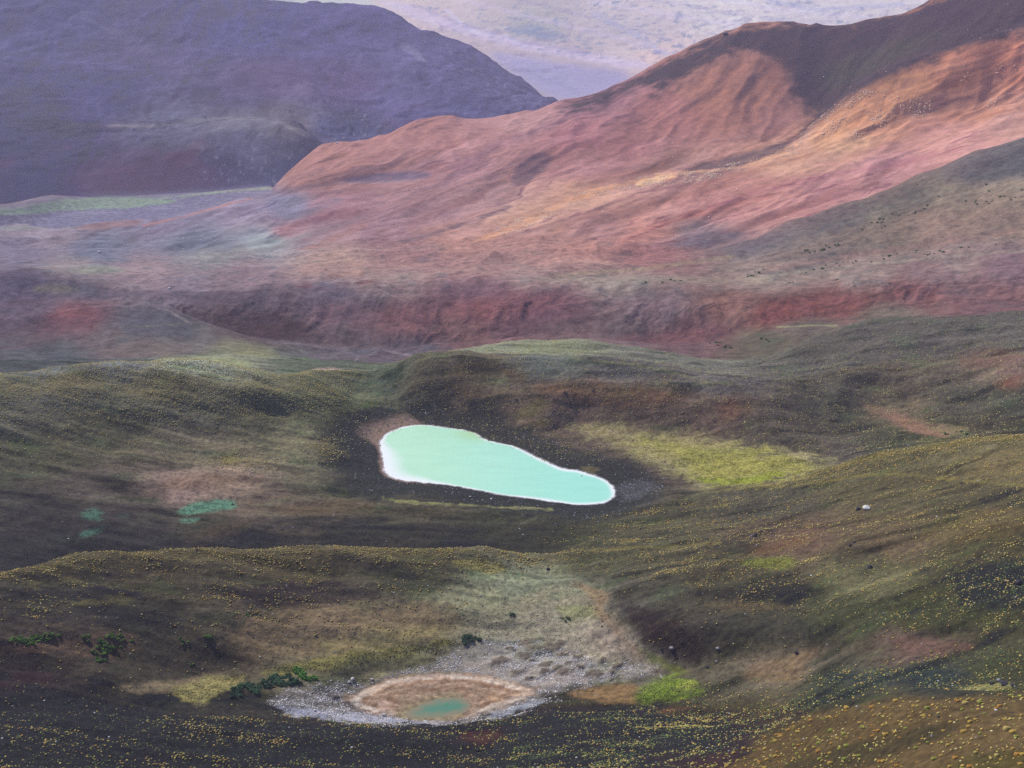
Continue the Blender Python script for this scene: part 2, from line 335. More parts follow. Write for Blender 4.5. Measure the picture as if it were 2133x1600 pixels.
# hummocks on the stony flat behind the crater pool
hum = np.zeros_like(ZZ)
HUMMOCKS = []
r2 = random.Random(5)
for (hu, hv, su) in [(1098,1336,14),(1115,1347,20),(1143,1346,20),(1168,1357,17),(1088,1360,16),(1105,1372,14),(1140,1377,16),(1162,1382,12),(1180,1380,10),(1205,1382,15),(1134,1390,14),(1160,1390,12),(1176,1394,17),(1234,1394,22),(1208,1365,17),(1270,1394,12),(1290,1390,12),(1195,1362,10),(1100,1402,14),(1060,1352,16),(1040,1368,18),(1070,1385,12),(1268,1408,10),(727,1444,17),(700,1441,12),(1165,1338,14),(1250,1378,9)]:
    hx, hy = plan_at(hu, hv, -262.0)
    HUMMOCKS.append((hu, hv, su))
    sx = su / 5.4 * r2.uniform(0.6, 1.25)
    rot = r2.uniform(-.1, .5); hs = r2.uniform(.45, .8)
    HX, HY = X + 1.3 * fbm(X / 3.5, Y / 3.5, 3, 45) + r2.uniform(-.8, .8), Y + 1.6 * fbm(X / 3.5, Y / 3.5, 3, 46) + r2.uniform(-1, 1)
    ex = ((HX - hx) * math.cos(rot) + (HY - hy) * math.sin(rot)) / sx
    ey = ((HY - hy) * math.cos(rot) - (HX - hx) * math.sin(rot)) / (sx * hs)
    hum = np.maximum(hum, np.exp(-(ex * ex + ey * ey) ** 1.5) * (0.55 + 0.02 * su))
ZZ += hum
U, V = sight(X, Y, ZZ)

# ------------------------------------------------------------------ colours of soil and ground cover, as seen from the eye, light and shade included
SW_NEAR = '''0,820,84,80,66 150,790,88,80,62 350,800,84,78,60 550,850,80,76,58 200,900,76,72,56 100,950,70,67,54 400,950,86,78,62 620,930,92,86,64 480,1000,102,84,70 380,1010,104,84,74 200,1010,70,62,58 60,1060,58,54,54 300,1080,64,58,56 560,1060,84,70,60 650,1090,76,66,56 450,1110,66,62,52 100,1140,58,56,56 700,1000,84,78,62 760,900,66,64,62 750,960,62,62,62 720,830,80,84,64 800,790,70,76,66 900,800,80,72,60 1000,780,84,76,64 1000,830,92,76,62 1100,850,94,76,64 1200,820,104,80,66 1300,830,92,76,62 1400,840,92,74,64 1500,870,88,70,64 1600,900,76,68,62 1680,930,72,66,60 1150,760,80,82,76 1300,765,82,78,76 1500,790,84,78,76 1100,725,102,102,84 1400,740,90,88,80 1700,760,80,76,72 1850,720,80,74,72 1950,750,84,74,66 2080,760,96,76,70 2000,830,72,68,64 1880,850,88,76,64 1750,840,70,66,62 2120,850,66,64,60 1950,920,80,76,54 2080,960,92,80,54 1850,1000,80,72,54 2050,1040,72,66,52 1600,1050,72,68,60 1350,1100,74,70,56 1650,1120,90,70,58 1850,1130,84,70,54 2050,1150,74,66,50 1500,1200,70,64,52 1250,1150,72,70,54 1050,1090,70,68,54 900,1090,74,68,56 850,1130,70,64,56
100,1220,60,56,54 300,1200,70,62,52 600,1190,76,68,52 850,1200,68,66,54 300,1290,62,58,54 150,1330,78,66,58 550,1280,78,68,58 700,1310,104,88,68 850,1300,106,94,70 600,1240,70,62,58 450,1350,74,66,56 300,1380,66,60,54 60,1410,56,48,50 650,1370,100,92,66 800,1350,120,112,74 1000,1260,112,110,80 1100,1230,110,112,84 1180,1290,124,116,98 1230,1330,138,124,108 1100,1330,116,112,92 1300,1280,66,62,60 1400,1320,66,58,54 1350,1230,70,66,58 1600,1250,62,60,54 1550,1330,74,68,56 1620,1390,98,84,68 1500,1420,78,72,60 1800,1200,84,80,56 1750,1280,66,66,50 1950,1280,62,62,42 2080,1200,52,52,40 2050,1130,70,64,48 1900,1350,84,68,60 2080,1390,62,62,48 1750,1430,62,64,56 1950,1410,54,58,56
100,1480,50,44,46 300,1470,62,58,56 450,1490,58,58,52 200,1530,54,52,52 500,1550,56,52,50 800,1550,54,48,46 1000,1540,66,54,50 1150,1530,66,58,50 1300,1540,54,56,50 1100,1590,48,50,44 300,1590,50,48,46 1500,1590,82,60,42 1450,1550,66,56,50 1700,1540,90,74,46 1900,1500,98,78,46 2080,1520,112,88,50 1950,1570,106,82,48 2050,1590,80,70,40 1650,1590,84,66,42
100,1150,54,53,56 300,1120,58,55,56 500,1130,50,50,51 700,1125,56,55,51 850,1115,62,61,54 950,1130,56,56,50 1100,1120,62,62,52 1750,950,72,66,64 1850,925,64,63,56 1950,905,66,66,56 2050,895,68,62,56 1650,935,70,64,60 2133,880,64,60,56 100,770,76,80,84 250,765,80,82,84 30,760,78,80,86 600,765,96,100,86 700,770,88,94,84 520,752,116,116,96 400,756,110,112,92 150,752,84,86,90 400,1165,72,65,55 600,1158,74,66,55 800,1158,74,68,55 200,1180,70,64,56 1900,955,80,74,56 2050,925,84,77,56 1780,975,78,72,56'''
SW_MID = '''50,600,98,88,108 150,600,104,94,104 60,640,98,84,100 150,655,128,88,96 300,670,100,94,104 250,710,104,94,98 100,740,86,86,94 400,700,104,98,100 500,740,120,118,98 600,760,96,96,96 700,740,98,90,98 850,730,98,86,96 550,690,92,76,86 470,650,96,80,90 700,650,118,92,102 700,700,102,84,92 850,660,120,86,92 950,690,112,84,88 1000,640,126,84,90 1150,640,116,84,94 1200,690,112,90,94 1350,640,118,98,104 1300,680,112,94,98 1450,690,108,82,88 1550,640,126,94,92 1620,650,124,78,80 1750,640,120,80,82 1900,610,124,88,92 2050,610,126,94,98 2050,640,112,84,90 1700,690,100,90,88 1600,720,96,90,82 1850,660,110,98,92 700,610,120,104,116 1000,605,124,96,106 1300,585,138,122,118 1600,575,142,124,118 1800,560,142,122,118 2000,540,142,122,120 1950,570,126,102,106 2100,560,124,100,108 1100,570,150,124,122 800,590,140,118,118 400,600,124,110,124 450,610,120,102,112 1600,510,104,96,104 1750,470,98,92,96 1900,420,96,92,92 2050,350,92,90,98 2100,330,92,92,100 2000,420,130,118,108 2100,400,142,128,116 1850,480,112,104,98 1950,470,142,118,112 2100,460,136,118,110 1700,510,118,108,108 150,560,134,122,126 300,570,140,120,126 500,570,130,110,118 700,550,158,128,122 1000,550,152,118,116 1350,530,146,104,106'''
SW_RED = '''100,490,134,120,132 50,530,118,110,128 200,520,112,112,132 400,500,112,114,132 350,470,124,114,134 150,560,134,122,126 300,570,140,120,126 500,570,130,110,118 450,530,128,124,128 600,480,150,116,124 560,500,142,146,150 700,430,146,108,116 600,430,118,112,132 500,440,134,120,138 800,480,140,108,116 900,430,142,108,114 1000,400,146,112,116 700,550,158,128,122 850,530,150,114,116 950,500,166,124,118 1100,450,182,140,124 1200,410,182,138,122 1100,500,160,120,116 1250,470,152,112,112 1000,550,152,118,116 1200,530,168,122,116 1350,480,176,124,116 1500,430,164,116,114 1600,400,166,118,114 1450,490,126,104,108 1350,530,146,104,106 1500,540,126,104,108 1650,340,176,134,118 1700,390,160,114,116 1850,340,166,120,122 2000,290,176,128,124 2100,250,176,134,128 1800,250,188,132,110 1750,290,190,146,122 1900,190,184,130,110 2000,170,180,122,104 2100,130,176,116,102 2050,230,178,126,112 1400,350,152,114,112 1300,300,154,108,112 1400,230,156,108,110 1500,200,156,112,108 1550,140,160,116,112 1200,280,158,110,118 1100,250,166,126,128 1000,290,158,116,118 900,290,156,112,112 800,310,162,118,118 700,340,160,116,114 650,370,150,110,110 950,350,152,112,118 1200,350,156,112,114 1600,250,150,108,108 1250,200,138,102,114'''
SW_MTN = '''100,50,104,104,146 300,100,102,98,136 500,50,98,98,144 700,60,106,104,150 900,120,112,110,154 1050,190,106,106,146 200,200,92,90,132 500,200,98,94,130 700,180,108,100,140 850,200,104,102,146 950,230,98,98,140 100,300,82,76,116 350,260,104,104,134 500,250,112,110,134 600,260,116,112,132 500,290,100,100,130 250,380,92,82,112 350,350,92,84,114 450,350,86,84,118 560,320,104,104,134 700,270,90,92,130 60,400,80,72,112 620,350,84,88,124'''  # cloud shade and leftover haze tint stay in these rock colours
SW_FAR = '''700,10,176,186,214 1000,60,174,174,206 1100,60,160,166,196 1300,60,178,178,212 1500,20,192,194,226 1700,20,186,188,222 1300,110,186,182,214 1100,100,176,172,206 1000,80,178,172,206 900,40,186,180,212 1200,130,170,166,200 1250,170,160,156,192 1150,160,156,156,192 850,20,190,186,214 1350,125,196,184,212'''
def swatches(txt):
    a = np.array([[float(t) for t in s.split(',')] for s in txt.split()])
    return a[:, :2], srgb(a[:, 2:])
wu = fbm(X / 30, Y / 22, 4, 51)
wv = fbm(X / 30, Y / 22, 4, 52)
wl = fbm(X / 160, Y / 160, 4, 53)
wm = fbm(X / 160, Y / 160, 4, 54)
WU = U + np.where(LY < 19, wu * 26, wl * 26)
WV = V + np.where(LY < 19, wv * 11, wm * 9)
def interp_sw(txt, sig, m):
    P, C = swatches(txt)
    u, v = WU[m], WV[m]
    num, den = np.zeros((u.size, 3)), np.full(u.size, 1e-12)
    for (pu, pv), c in zip(P, C):
        d = ((u - pu) ** 2 + ((v - pv) * 2.1) ** 2) / sig ** 2
        g = 1.0 / (0.08 + d) ** 2
        num += g[:, None] * c
        den += g
    return num / den[:, None]
BASE = np.zeros(X.shape + (3,))
LIM = 8.5 + 2.9 * sstep(1150, 1500, U)
subz = np.where(LY < LIM, 0, np.where(LY < 16.3, 1, 2))
zone = np.where(LY < 19.0, 0, np.where(LY < 27.4, 1, np.where(LY < 34, 2, np.where(LY < 39, 3, 4))))
# which fold of the basin each colour reading was taken on
angv = ZZ / RR
seen = angv >= np.maximum.accumulate(angv, axis=0) - 1e-9
P_, C_ = swatches(SW_NEAR)
own = []
for pu, pv in P_:
    c_ = np.flatnonzero(seen & (LY < 19) & (np.abs(U - pu) < 40) & (np.abs(V - pv) < 40))
    own.append(subz.ravel()[c_[np.argmin((U.ravel()[c_] - pu) ** 2 + (V.ravel()[c_] - pv) ** 2)]] if len(c_) else 0)
own = np.array(own)
toks = SW_NEAR.split()
for i in range(3):
    m = (zone == 0) & (subz == i)
    BASE[m] = interp_sw(' '.join(t for t, o_ in zip(toks, own) if o_ == i), 70, m)
for i, (t, s) in enumerate(((SW_NEAR, 70), (SW_MID, 70), (SW_RED, 80), (SW_MTN, 110), (SW_FAR, 120))):
    if i == 0: continue
    m = zone == i
    BASE[m] = interp_sw(t, s, m)

m = (zone == 1) & (LY > 24.6) & (U < 1560)
k = (sstep(24.8, 26.8, LY[m]) * (1 - sstep(1300, 1540, U[m])))[:, None]
BASE[m] = BASE[m] * (1 - k) + k * interp_sw(SW_RED, 80, m)

def blend(mask, col, alpha=1.0):
    a = np.clip(mask, 0, 1)[..., None] * alpha
    BASE[:] = BASE * (1 - a) + a * srgb(col)
def cut(l0, l1):
    return (LY >= l0) & (LY <= l1)
def patch(pts, col, soft=10, alpha=1.0, l0=0, l1=99, rag=8, sy=1.8, nse=None, even=False):
    rag = rag * (1.7 if l1 < 19 else 1.2)
    """a patch of ground cover with a ragged rim"""
    P = smooth_closed(pts, 2)
    lo, hi = P.min(0) - soft * 2 - rag * 2, P.max(0) + soft * 2 + rag * 2
    m = (U > lo[0]) & (U < hi[0]) & (V > lo[1]) & (V < hi[1]) & cut(l0, l1)
    if not m.any():
        return
    P = P * [1, sy]
    d = poly_sd(U[m], V[m] * sy, P)
    n = fine[m] if nse is None else nse[m]
    a = np.clip((1 - sstep(-soft * 1.5, soft * 1.5, d + n * rag)) * alpha * (1 if even else mot[m]), 0, 1)
    BASE[m] = BASE[m] * (1 - a[:, None]) + a[:, None] * srgb(col)
def streak(pts, wdt, col, soft=None, alpha=1.0, l0=0, l1=99, rag=3, sy=1.8):
    P = np.asarray(pts, float)
    soft = wdt * 0.6 if soft is None else soft
    lo, hi = P.min(0) - wdt * 3 - rag * 2, P.max(0) + wdt * 3 + rag * 2
    m = (U > lo[0]) & (U < hi[0]) & (V > lo[1]) & (V < hi[1]) & cut(l0, l1)
    if not m.any():
        return
    d = line_d(U[m], V[m] * sy, P * [1, sy])
    a = np.clip((1 - sstep(wdt - soft * 1.3, wdt + soft * 1.6, d + fine[m] * (rag + wdt * 0.5))) * alpha * (mot[m] * 1.5 - 0.5), 0, 1)
    BASE[m] = BASE[m] * (1 - a[:, None]) + a[:, None] * srgb(col)
def inpoly0(P, soft=6, sy=1.8):
    return 1 - sstep(-soft, soft, poly_sd(U, V * sy, np.array(P, float) * [1, sy]))
scale = np.where(LY < 19, 6.0, np.where(LY < 27, 14.0, np.where(LY < 34, 26.0, 60.0)))
fine = fbm(X / scale, Y / scale, 4, 61, 0.6)
fine = fine + 0.7 * fbm(X / scale / 3.3, Y / scale / 2.4, 3, 62)
mot = np.clip(0.9 + 0.55 * fbm(X / scale / 0.8, Y / scale / 0.5, 4, 63, 0.65), 0.35, 1.15)

# --- broad mottling: dark soil and dappled shade put into bands along the slopes
band = fbm(X / 42 + 0.8 * sw, Y / 9, 4, 71, 0.55)
spot = fbm(X / 11, Y / 8, 4, 72, 0.6)
dark = near * sstep(0.02, 0.45, band + 0.25 * spot) * (1 - sstep(0.0, 20.0, -lake_d))
lum = BASE.mean(-1, keepdims=True)
BASE[:] = np.where((zone == 0)[..., None], BASE + 0.22 * (lum * np.array([0.98, 1.0, 1.02]) - BASE), BASE)
BASE *= (1 - 0.36 * dark)[..., None] * np.where(dark[..., None] > 0, 1 + dark[..., None] * np.array([-0.05, 0.0, 0.10]), 1)
BASE *= (1 - 0.16 * near * sstep(1400, 1520, V))[..., None]  # cloud shade of the bottom strip put into the colour
lite = near * sstep(0.12, 0.6, -band + 0.2 * spot)
BASE += (lite * 0.30)[..., None] * BASE * np.array([1.05, 1.0, 0.85])
gr = near * sstep(0.1, 0.55, fbm(X / 26, Y / 12, 4, 73))
BASE *= 1 + gr[..., None] * np.array([-0.10, 0.10, -0.06])
# red slopes: streaks of differently coloured scree running downhill
sl = (V + 0.40 * U + 26 * wl) 
st1 = fbm(sl / 36, U / 420, 4, 81, 0.55)
st2 = fbm(sl / 11, U / 160, 3, 82, 0.6)
ra = (redz * (1 - river) * (LY > 27.4))
RS = ra * (1 - sstep(30.8, 32.6, LY + 0.5 * wl))
BASE *= np.where((zone == 2)[..., None], np.array([0.99, 1.01, 1.01]), 1)
BASE *= 1 + (RS * (0.50 * st1 + 0.24 * st2))[..., None] * np.array([0.9, 1.05, 1.0])
dk = RS * sstep(0.30, 0.55, st2 + 0.35 * st1)
BASE *= 1 - dk[..., None] * np.array([0.42, 0.48, 0.34])
BASE *= 1 + (ra * (0.16 * big * (LY < 31.5) + 0.09 * spur * (LY > 31)))[..., None]
BASE *= 1 + (ra * (1 - RS) * (0.16 * fbm(X / 90, Y / 90, 5, 84, 0.6) + 0.12 * rib))[..., None]
# middle ground: streaks of dark red and grey
ms = fbm((U + 1.0 * V + 130 * rw + 40 * sw) / 34, (V - U) / 110 + rw, 5, 85, 0.6)
BASE *= 1 + (midz * 0.34 * ms * (1 - 0.6 * sstep(24, 25.5, LY)))[..., None] * np.array([0.8, 1.1, 1.0])
pale = midz * sstep(0.05, 0.4, fbm(X / 130, Y / 60, 4, 186)) * sstep(23.2, 24.2, LY + 0.9 * wl)
BASE *= 1 + pale[..., None] * np.array([0.16, 0.20, 0.14])
dgrey = midz * sstep(0.08, 0.45, fbm(X / 26, Y / 40, 4, 86))
BASE *= 1 - dgrey[..., None] * np.array([0.22, 0.10, 0.06])
BASE *= 1 + (mtn * (0.42 * fbm(X / 110, Y / 260, 5, 87, 0.65)))[..., None]
BASE *= np.where((zone == 3)[..., None], np.array([1.05, 1.02, 0.94]), 1)
rb = fbm((U * 0.9 + V * 0.5 + 30 * wl) / 17, (V - 0.45 * U) / 120, 4, 188, 0.6)
BASE *= 1 + (mtn * 0.30 * rb)[..., None]
BASE *= np.where((zone == 3)[..., None], 0.95, 1)
red_m = mtn * sstep(0.12, 0.5, fbm(X / 170, Y / 300, 4, 187, 0.6)) * sstep(150, 330, V)
BASE *= 1 + red_m[..., None] * np.array([0.30, 0.02, -0.04])
BASE *= np.where((zone == 4)[..., None], np.array([1.14, 1.04, 0.78]), 1)
BASE *= 1 + (farz * 0.16 * fbm(X / 500, Y / 900, 5, 88, 0.6) * 0.7)[..., None]

lift = np.where(LY < 19, np.where(subz == 0, 1.36 - 0.44 * sstep(1420, 1500, V), np.where(subz == 1, 1.46 + 0.22 * (1 - sstep(560, 760, U)), 1.0 + 0.38 * sstep(780, 1000, U))), 1.0)  # brightens slopes turned from the sun by colour; bottom strip stays darker
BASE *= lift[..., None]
lum = BASE.mean(-1, keepdims=True)
BASE *= np.where(zone == 2, 1.10, np.where(zone == 1, 1.10, 1.0))[..., None]
lum = BASE.mean(-1, keepdims=True)
BASE[:] = np.where((zone == 0)[..., None], BASE * np.clip(lum / 0.085, 0.25, 2.4) ** 0.46, BASE)  # deepens the shade and brightens the crests held in the colour
dz = np.where((zone == 1) | (zone == 2), 0.06, 0.0)[..., None]
BASE[:] = BASE + dz * (lum * np.array([1.06, 0.98, 0.96]) - BASE)

# --- far valley: pale fan, grey scrub spots, dry channel
FB = fbm(X / 75, Y / 230, 5, 91, 0.65) + 0.4 * fbm(X / 500, Y / 1200, 2, 191)
scr = (zone == 4) * sstep(0.27, 0.40, FB) * (1 - sstep(-30, 10, V - (0.20 * (U - 900) + 45)) * 0.9)
blend(scr, (138, 148, 178), 0.75)
patch([(780,0),(860,8),(960,50),(1090,85),(1240,112),(1360,130),(1340,150),(1180,120),(1050,95),(930,62),(830,25)], (198,188,214), 8, .7, 39, 99)
patch([(1000,100),(1150,130),(1330,150),(1290,185),(1180,212),(1140,200),(1080,160)], (160,158,196), 12, .8, 39, 99)
streak([(930,20),(955,45),(990,66),(1050,75),(1100,100)], 4, (200,196,222), alpha=.6, l0=39)
patch([(1040,60),(1110,50),(1175,70),(1170,84),(1090,78)], (140,150,176), 6, .7, 39, 99, 14)
for i_ in range(150):
    cu, cv = [(1120,66),(1180,80),(1060,40),(1330,60),(1370,100),(1230,95),(1480,30),(1560,45),(1690,20),(1300,20)][i_ % 10]
    du, dv = rng.normal(0, 42), rng.normal(0, 13)
    ww = rng.uniform(4, 13)
    patch([(cu+du-ww, cv+dv), (cu+du, cv+dv-2.4), (cu+du+ww, cv+dv), (cu+du, cv+dv+2.6)], (140,148,176), 2, .7, 39, 99, 4)
for P_, w_, c_, a_ in (([(960,0),(1120,38),(1300,82),(1430,118)], 7, (196,186,208), .5), ([(1230,0),(1400,32),(1580,58)], 7, (200,192,214), .5), ([(1080,0),(1230,36),(1400,84)], 5, (150,150,180), .5),
                       ([(1360,0),(1500,24),(1640,44)], 5, (156,158,188), .5), ([(1500,0),(1640,22),(1800,36)], 6, (198,192,216), .5), ([(860,10),(960,50),(1080,84),(1220,112)], 4, (150,150,178), .45), ([(1010,130),(1100,150),(1200,190)], 6, (146,146,180), .5)):
    streak(P_, w_, c_, alpha=a_, l0=39, rag=10)
streak([(1600,0),(1700,20),(1800,14),(1880,10)], 7, (160,166,200), alpha=.6, l0=39)
streak([(1240,30),(1330,75),(1380,110),(1400,125)], 7, (164,168,200), alpha=.6, l0=39, rag=9)

# --- mountain: cloud shade and sunlit shelf painted into its colour; scree tongues, crags
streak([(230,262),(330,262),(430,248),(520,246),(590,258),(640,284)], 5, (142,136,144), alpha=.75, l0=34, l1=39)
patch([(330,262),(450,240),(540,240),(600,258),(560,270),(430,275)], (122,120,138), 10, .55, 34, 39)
patch([(600,180),(650,165),(650,205),(620,205)], (128,118,146), 8, .6, 34, 39)
streak([(840,95),(860,110),(880,125)], 8, (146,144,170), alpha=.6, l0=34, l1=39, rag=8)
streak([(150,20),(240,70),(320,110)], 16, (120,120,148), alpha=.5, l0=34, l1=39, rag=20)
streak([(240,90),(300,105),(420,170),(520,200)], 12, (112,104,134), alpha=.45, l0=34, l1=39, rag=24)
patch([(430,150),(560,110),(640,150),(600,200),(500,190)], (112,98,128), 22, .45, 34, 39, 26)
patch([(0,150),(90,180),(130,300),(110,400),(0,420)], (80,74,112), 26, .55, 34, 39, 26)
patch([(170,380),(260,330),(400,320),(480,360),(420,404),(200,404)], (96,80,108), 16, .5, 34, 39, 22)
streak([(640,290),(600,330),(520,370),(440,400)], 6, (82,80,112), alpha=.5, l0=34, l1=38, rag=10)
streak([(180,392),(215,345),(280,325),(330,312)], 5, (100,90,118), alpha=.5, l0=34, l1=38, rag=8)
patch([(730,120),(820,140),(900,200),(860,215),(760,170)], (112,108,140), 16, .4, 34, 39, 22)
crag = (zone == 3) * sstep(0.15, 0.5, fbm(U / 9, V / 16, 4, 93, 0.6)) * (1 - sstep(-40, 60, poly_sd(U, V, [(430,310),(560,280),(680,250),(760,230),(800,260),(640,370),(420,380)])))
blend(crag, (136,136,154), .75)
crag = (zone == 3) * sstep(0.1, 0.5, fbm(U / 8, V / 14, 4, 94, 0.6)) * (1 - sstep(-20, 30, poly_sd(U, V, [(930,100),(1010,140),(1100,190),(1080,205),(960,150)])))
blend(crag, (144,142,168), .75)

# --- river flat
blend(river, (126,122,146), 1.0)
braid = river * sstep(0.15, 0.5, fbm(V / 5 + 0.5 * wl, U / 140, 3, 95))
blend(braid, (150,146,164), .6)
patch([(-300,452),(0,448),(60,446),(140,440),(230,434),(300,430),(380,420),(330,412),(200,410),(125,414),(60,430),(0,438),(-300,448)], (140,156,140), 5, .9, 28, 35.3)
streak([(330,414),(400,406),(480,399),(560,392)], 4, (146,158,142), alpha=.8, l0=28, l1=35.5)
streak([(250,434),(340,424),(400,406)], 2.5, (136,150,140), alpha=.7, l0=28, l1=35.5)
streak([(0,476),(80,474),(160,470)], 6, (136,146,138), alpha=.6, l0=27, l1=31)

# --- hill over the red spur, cloud shade put into its dark soil colour
HILL = [(1150,235),(1250,196),(1400,118),(1510,66),(1620,43),(1740,46),(1850,34),(1950,-10),(2133,-70),(2300,-120),(2300,40),(2133,72),(2000,110),(1880,150),(1780,200),(1715,255),(1690,250),(1650,180),(1600,120),(1560,105),(1500,120),(1440,155),(1380,185),(1350,205),(1362,175),(1290,205),(1220,228)]
patch(HILL, (84,78,94), 15, .97, 30.5, 34.2, 26, 1.5, None, True)
patch([(1690,140),(1790,110),(1930,70),(1980,60),(1900,110),(1780,170),(1720,200)], (92,92,96), 16, .6, 31.5, 34.2)
patch([(1560,110),(1640,140),(1640,220),(1610,200)], (110,84,96), 14, .6, 31, 34)
patch([(1450,160),(1520,120),(1590,115),(1640,150),(1600,250),(1500,290),(1430,260)], (166,118,110), 24, .55, 30, 34)
streak([(1695,255),(1665,282),(1640,298),(1600,308)], 7, (100,82,94), alpha=.85, l0=29.5, l1=33)  # shaded side of the gully painted dark
patch([(1430,352),(1500,330),(1570,312),(1640,300),(1650,312),(1580,335),(1510,358),(1440,365)], (108,94,104), 7, .85, 28.5, 33)
# dark oval, small dark shelf on the spur
patch([(1062,385),(1070,355),(1095,328),(1125,318),(1148,322),(1150,340),(1125,365),(1090,388)], (106,88,104), 6, .9, 28, 33.5, 5)
patch([(690,378),(760,366),(840,355),(905,360),(880,374),(780,382)], (114,104,128), 6, .85, 28, 33.5, 5)
patch([(575,398),(640,384),(720,378),(640,396),(590,408)], (116,98,112), 6, .7, 28, 33.5, 4)
streak([(700,383),(800,380),(900,372),(960,360)], 2.5, (150,128,136), alpha=.7, l0=28, l1=33)
streak([(955,350),(1040,300),(1200,240)], 9, (136,104,124), alpha=.4, l0=30, l1=33.8)
# golden and green stripes low on the red slope
streak([(620,585),(760,548),(860,540),(960,515),(1080,470),(1180,420),(1290,385),(1390,368)], 9, (212,158,126), alpha=.75, l0=27.2, l1=31.5, rag=12)
streak([(1330,385),(1395,364)], 7, (230,190,150), alpha=.8, l0=27.2, l1=31.5, rag=9)
streak([(1660,300),(1620,325),(1540,350),(1400,362)], 5, (226,172,142), alpha=.7, l0=27.2, l1=32, rag=8)
streak([(480,548),(560,520),(640,488)], 8, (140,142,142), alpha=.6, l0=27, l1=31, rag=4)
streak([(590,480),(660,455),(740,440)], 14, (150,104,110), alpha=.5, l0=27, l1=31)
streak([(260,580),(420,540),(560,470),(700,420)], 12, (110,112,132), alpha=.5, l0=27, l1=31)
streak([(400,572),(520,545),(640,520),(760,470)], 8, (166,122,118), alpha=.55, l0=27, l1=31)
patch([(120,560),(220,552),(270,566),(200,574)], (136,144,128), 5, .6, 25.5, 28)
patch([(1250,530),(1380,500),(1500,470),(1520,490),(1430,520),(1300,545)], (126,102,116), 12, .45, 27, 30)
patch([(1390,515),(1450,485),(1530,478),(1560,495),(1490,512),(1430,520)], (112,100,112), 6, .75, 27, 30, 18)
blend(inpoly0([(1420,515),(1450,485),(1530,478),(1552,495),(1490,510)], 5) * sstep(0.1, 0.5, fbm(X / 14, Y / 14, 4, 193)) * (LY > 27) * (LY < 30), (142, 130, 138), .7)
streak([(1090,555),(1250,520),(1400,460),(1600,410)], 6, (178,118,114), alpha=.5, l0=27, l1=30.5)
streak([(1330,565),(1420,548),(1500,528)], 5, (112,86,98), alpha=.6, l0=26, l1=29)
patch([(1680,300),(1720,250),(1790,195),(1880,150),(1960,150),(1900,230),(1800,275),(1710,300)], (204,148,118), 12, .6, 29, 32.2, 18)
patch([(150,474),(220,458),(300,458),(290,470),(200,482)], (150,118,122), 5, .7, 28.3, 31)
streak([(300,470),(380,452),(450,432),(520,414)], 3.5, (170,122,120), alpha=.8, l0=28.5, l1=31.2)

for P_, w_, c_, a_ in (([(1080,560),(1200,542),(1330,516),(1430,498)], 3, (112,76,86), .7), ([(1100,482),(1230,440),(1330,402),(1430,385)], 4, (124,90,102), .6), ([(1250,522),(1400,462),(1520,420),(1650,398)], 2.5, (122,80,90), .7),
                       ([(840,505),(960,470),(1060,432)], 6, (108,94,108), .65), ([(780,562),(900,522),(1000,497)], 4, (118,94,104), .5), ([(1480,432),(1560,406),(1700,370),(1850,345),(2000,310)], 8, (172,116,128), .5),
                       ([(1350,470),(1480,430),(1600,395),(1720,362)], 3, (128,86,96), .6), ([(1560,440),(1700,398),(1850,352)], 2.5, (130,88,100), .6), ([(1600,460),(1720,420),(1830,380)], 3, (134,92,100), .5),
                       ([(640,560),(780,510),(900,450),(1000,410)], 7, (134,98,108), .45), ([(500,545),(620,500),(760,450)], 8, (126,112,124), .4), ([(1700,345),(1850,320),(2000,270),(2133,240)], 6, (198,148,136), .5),
                       ([(1210,250),(1180,330),(1100,420)], 10, (146,104,114), .35), ([(1290,200),(1330,260),(1300,330)], 12, (142,100,110), .35), ([(1500,330),(1520,260),(1500,190)], 10, (172,124,116), .35)):
    streak(P_, w_, c_, alpha=a_, l0=27.2, l1=33.6, rag=8)
patch([(1560,528),(1750,486),(1900,440),(2020,405),(2200,360),(2200,480),(1950,490),(1750,525),(1620,545)], (140,118,110), 26, .6, 24.5, 27.3, 20)
# --- middle ground
streak([(330,611),(420,618),(560,604),(700,602),(850,597)], 3, (100,84,96), alpha=.5, l0=23.5, l1=25)
patch([(610,596),(650,588),(655,598),(630,602)], (112,76,86), 4, .8, 23, 27)
patch([(730,590),(770,582),(800,586),(760,594)], (112,76,86), 4, .8, 23, 27)
streak([(690,575),(800,560),(900,548)], 5, (170,134,124), alpha=.5, l0=25, l1=27.4)
patch([(1050,590),(1300,585),(1500,592),(1650,582),(1400,575),(1150,575)], (146,134,122), 8, .6, 24, 27)
streak([(1150,575),(1350,560),(1450,545),(1520,536)], 7, (158,140,120), alpha=.6, l0=24.8, l1=27.3)
streak([(1560,580),(1800,552),(1960,535),(2133,522)], 4, (156,146,134), alpha=.6, l0=24, l1=27)
streak([(1600,560),(1800,530),(2000,500),(2133,478)], 9, (150,118,114), alpha=.5, l0=24, l1=27)
patch([(960,615),(1080,602),(1180,618),(1150,650),(1060,660),(980,640)], (126,84,92), 18, .5, 21.5, 25)
patch([(1580,640),(1660,620),(1800,620),(1900,596),(1900,615),(1760,648),(1620,664)], (122,80,84), 14, .5, 20.5, 25)
patch([(1250,706),(1400,690),(1530,676),(1500,712),(1330,724)], (118,78,86), 14, .5, 20, 24)
streak([(1720,640),(1800,622),(1900,596),(2050,588),(2133,578)], 3, (84,64,74), alpha=.6, l0=20, l1=26)
streak([(1700,655),(1850,640),(2000,622),(2133,628)], 3.5, (92,72,80), alpha=.5, l0=20, l1=26)
patch([(75,662),(120,648),(165,644),(205,652),(150,662)], (136,92,98), 4, .75, 20, 22)
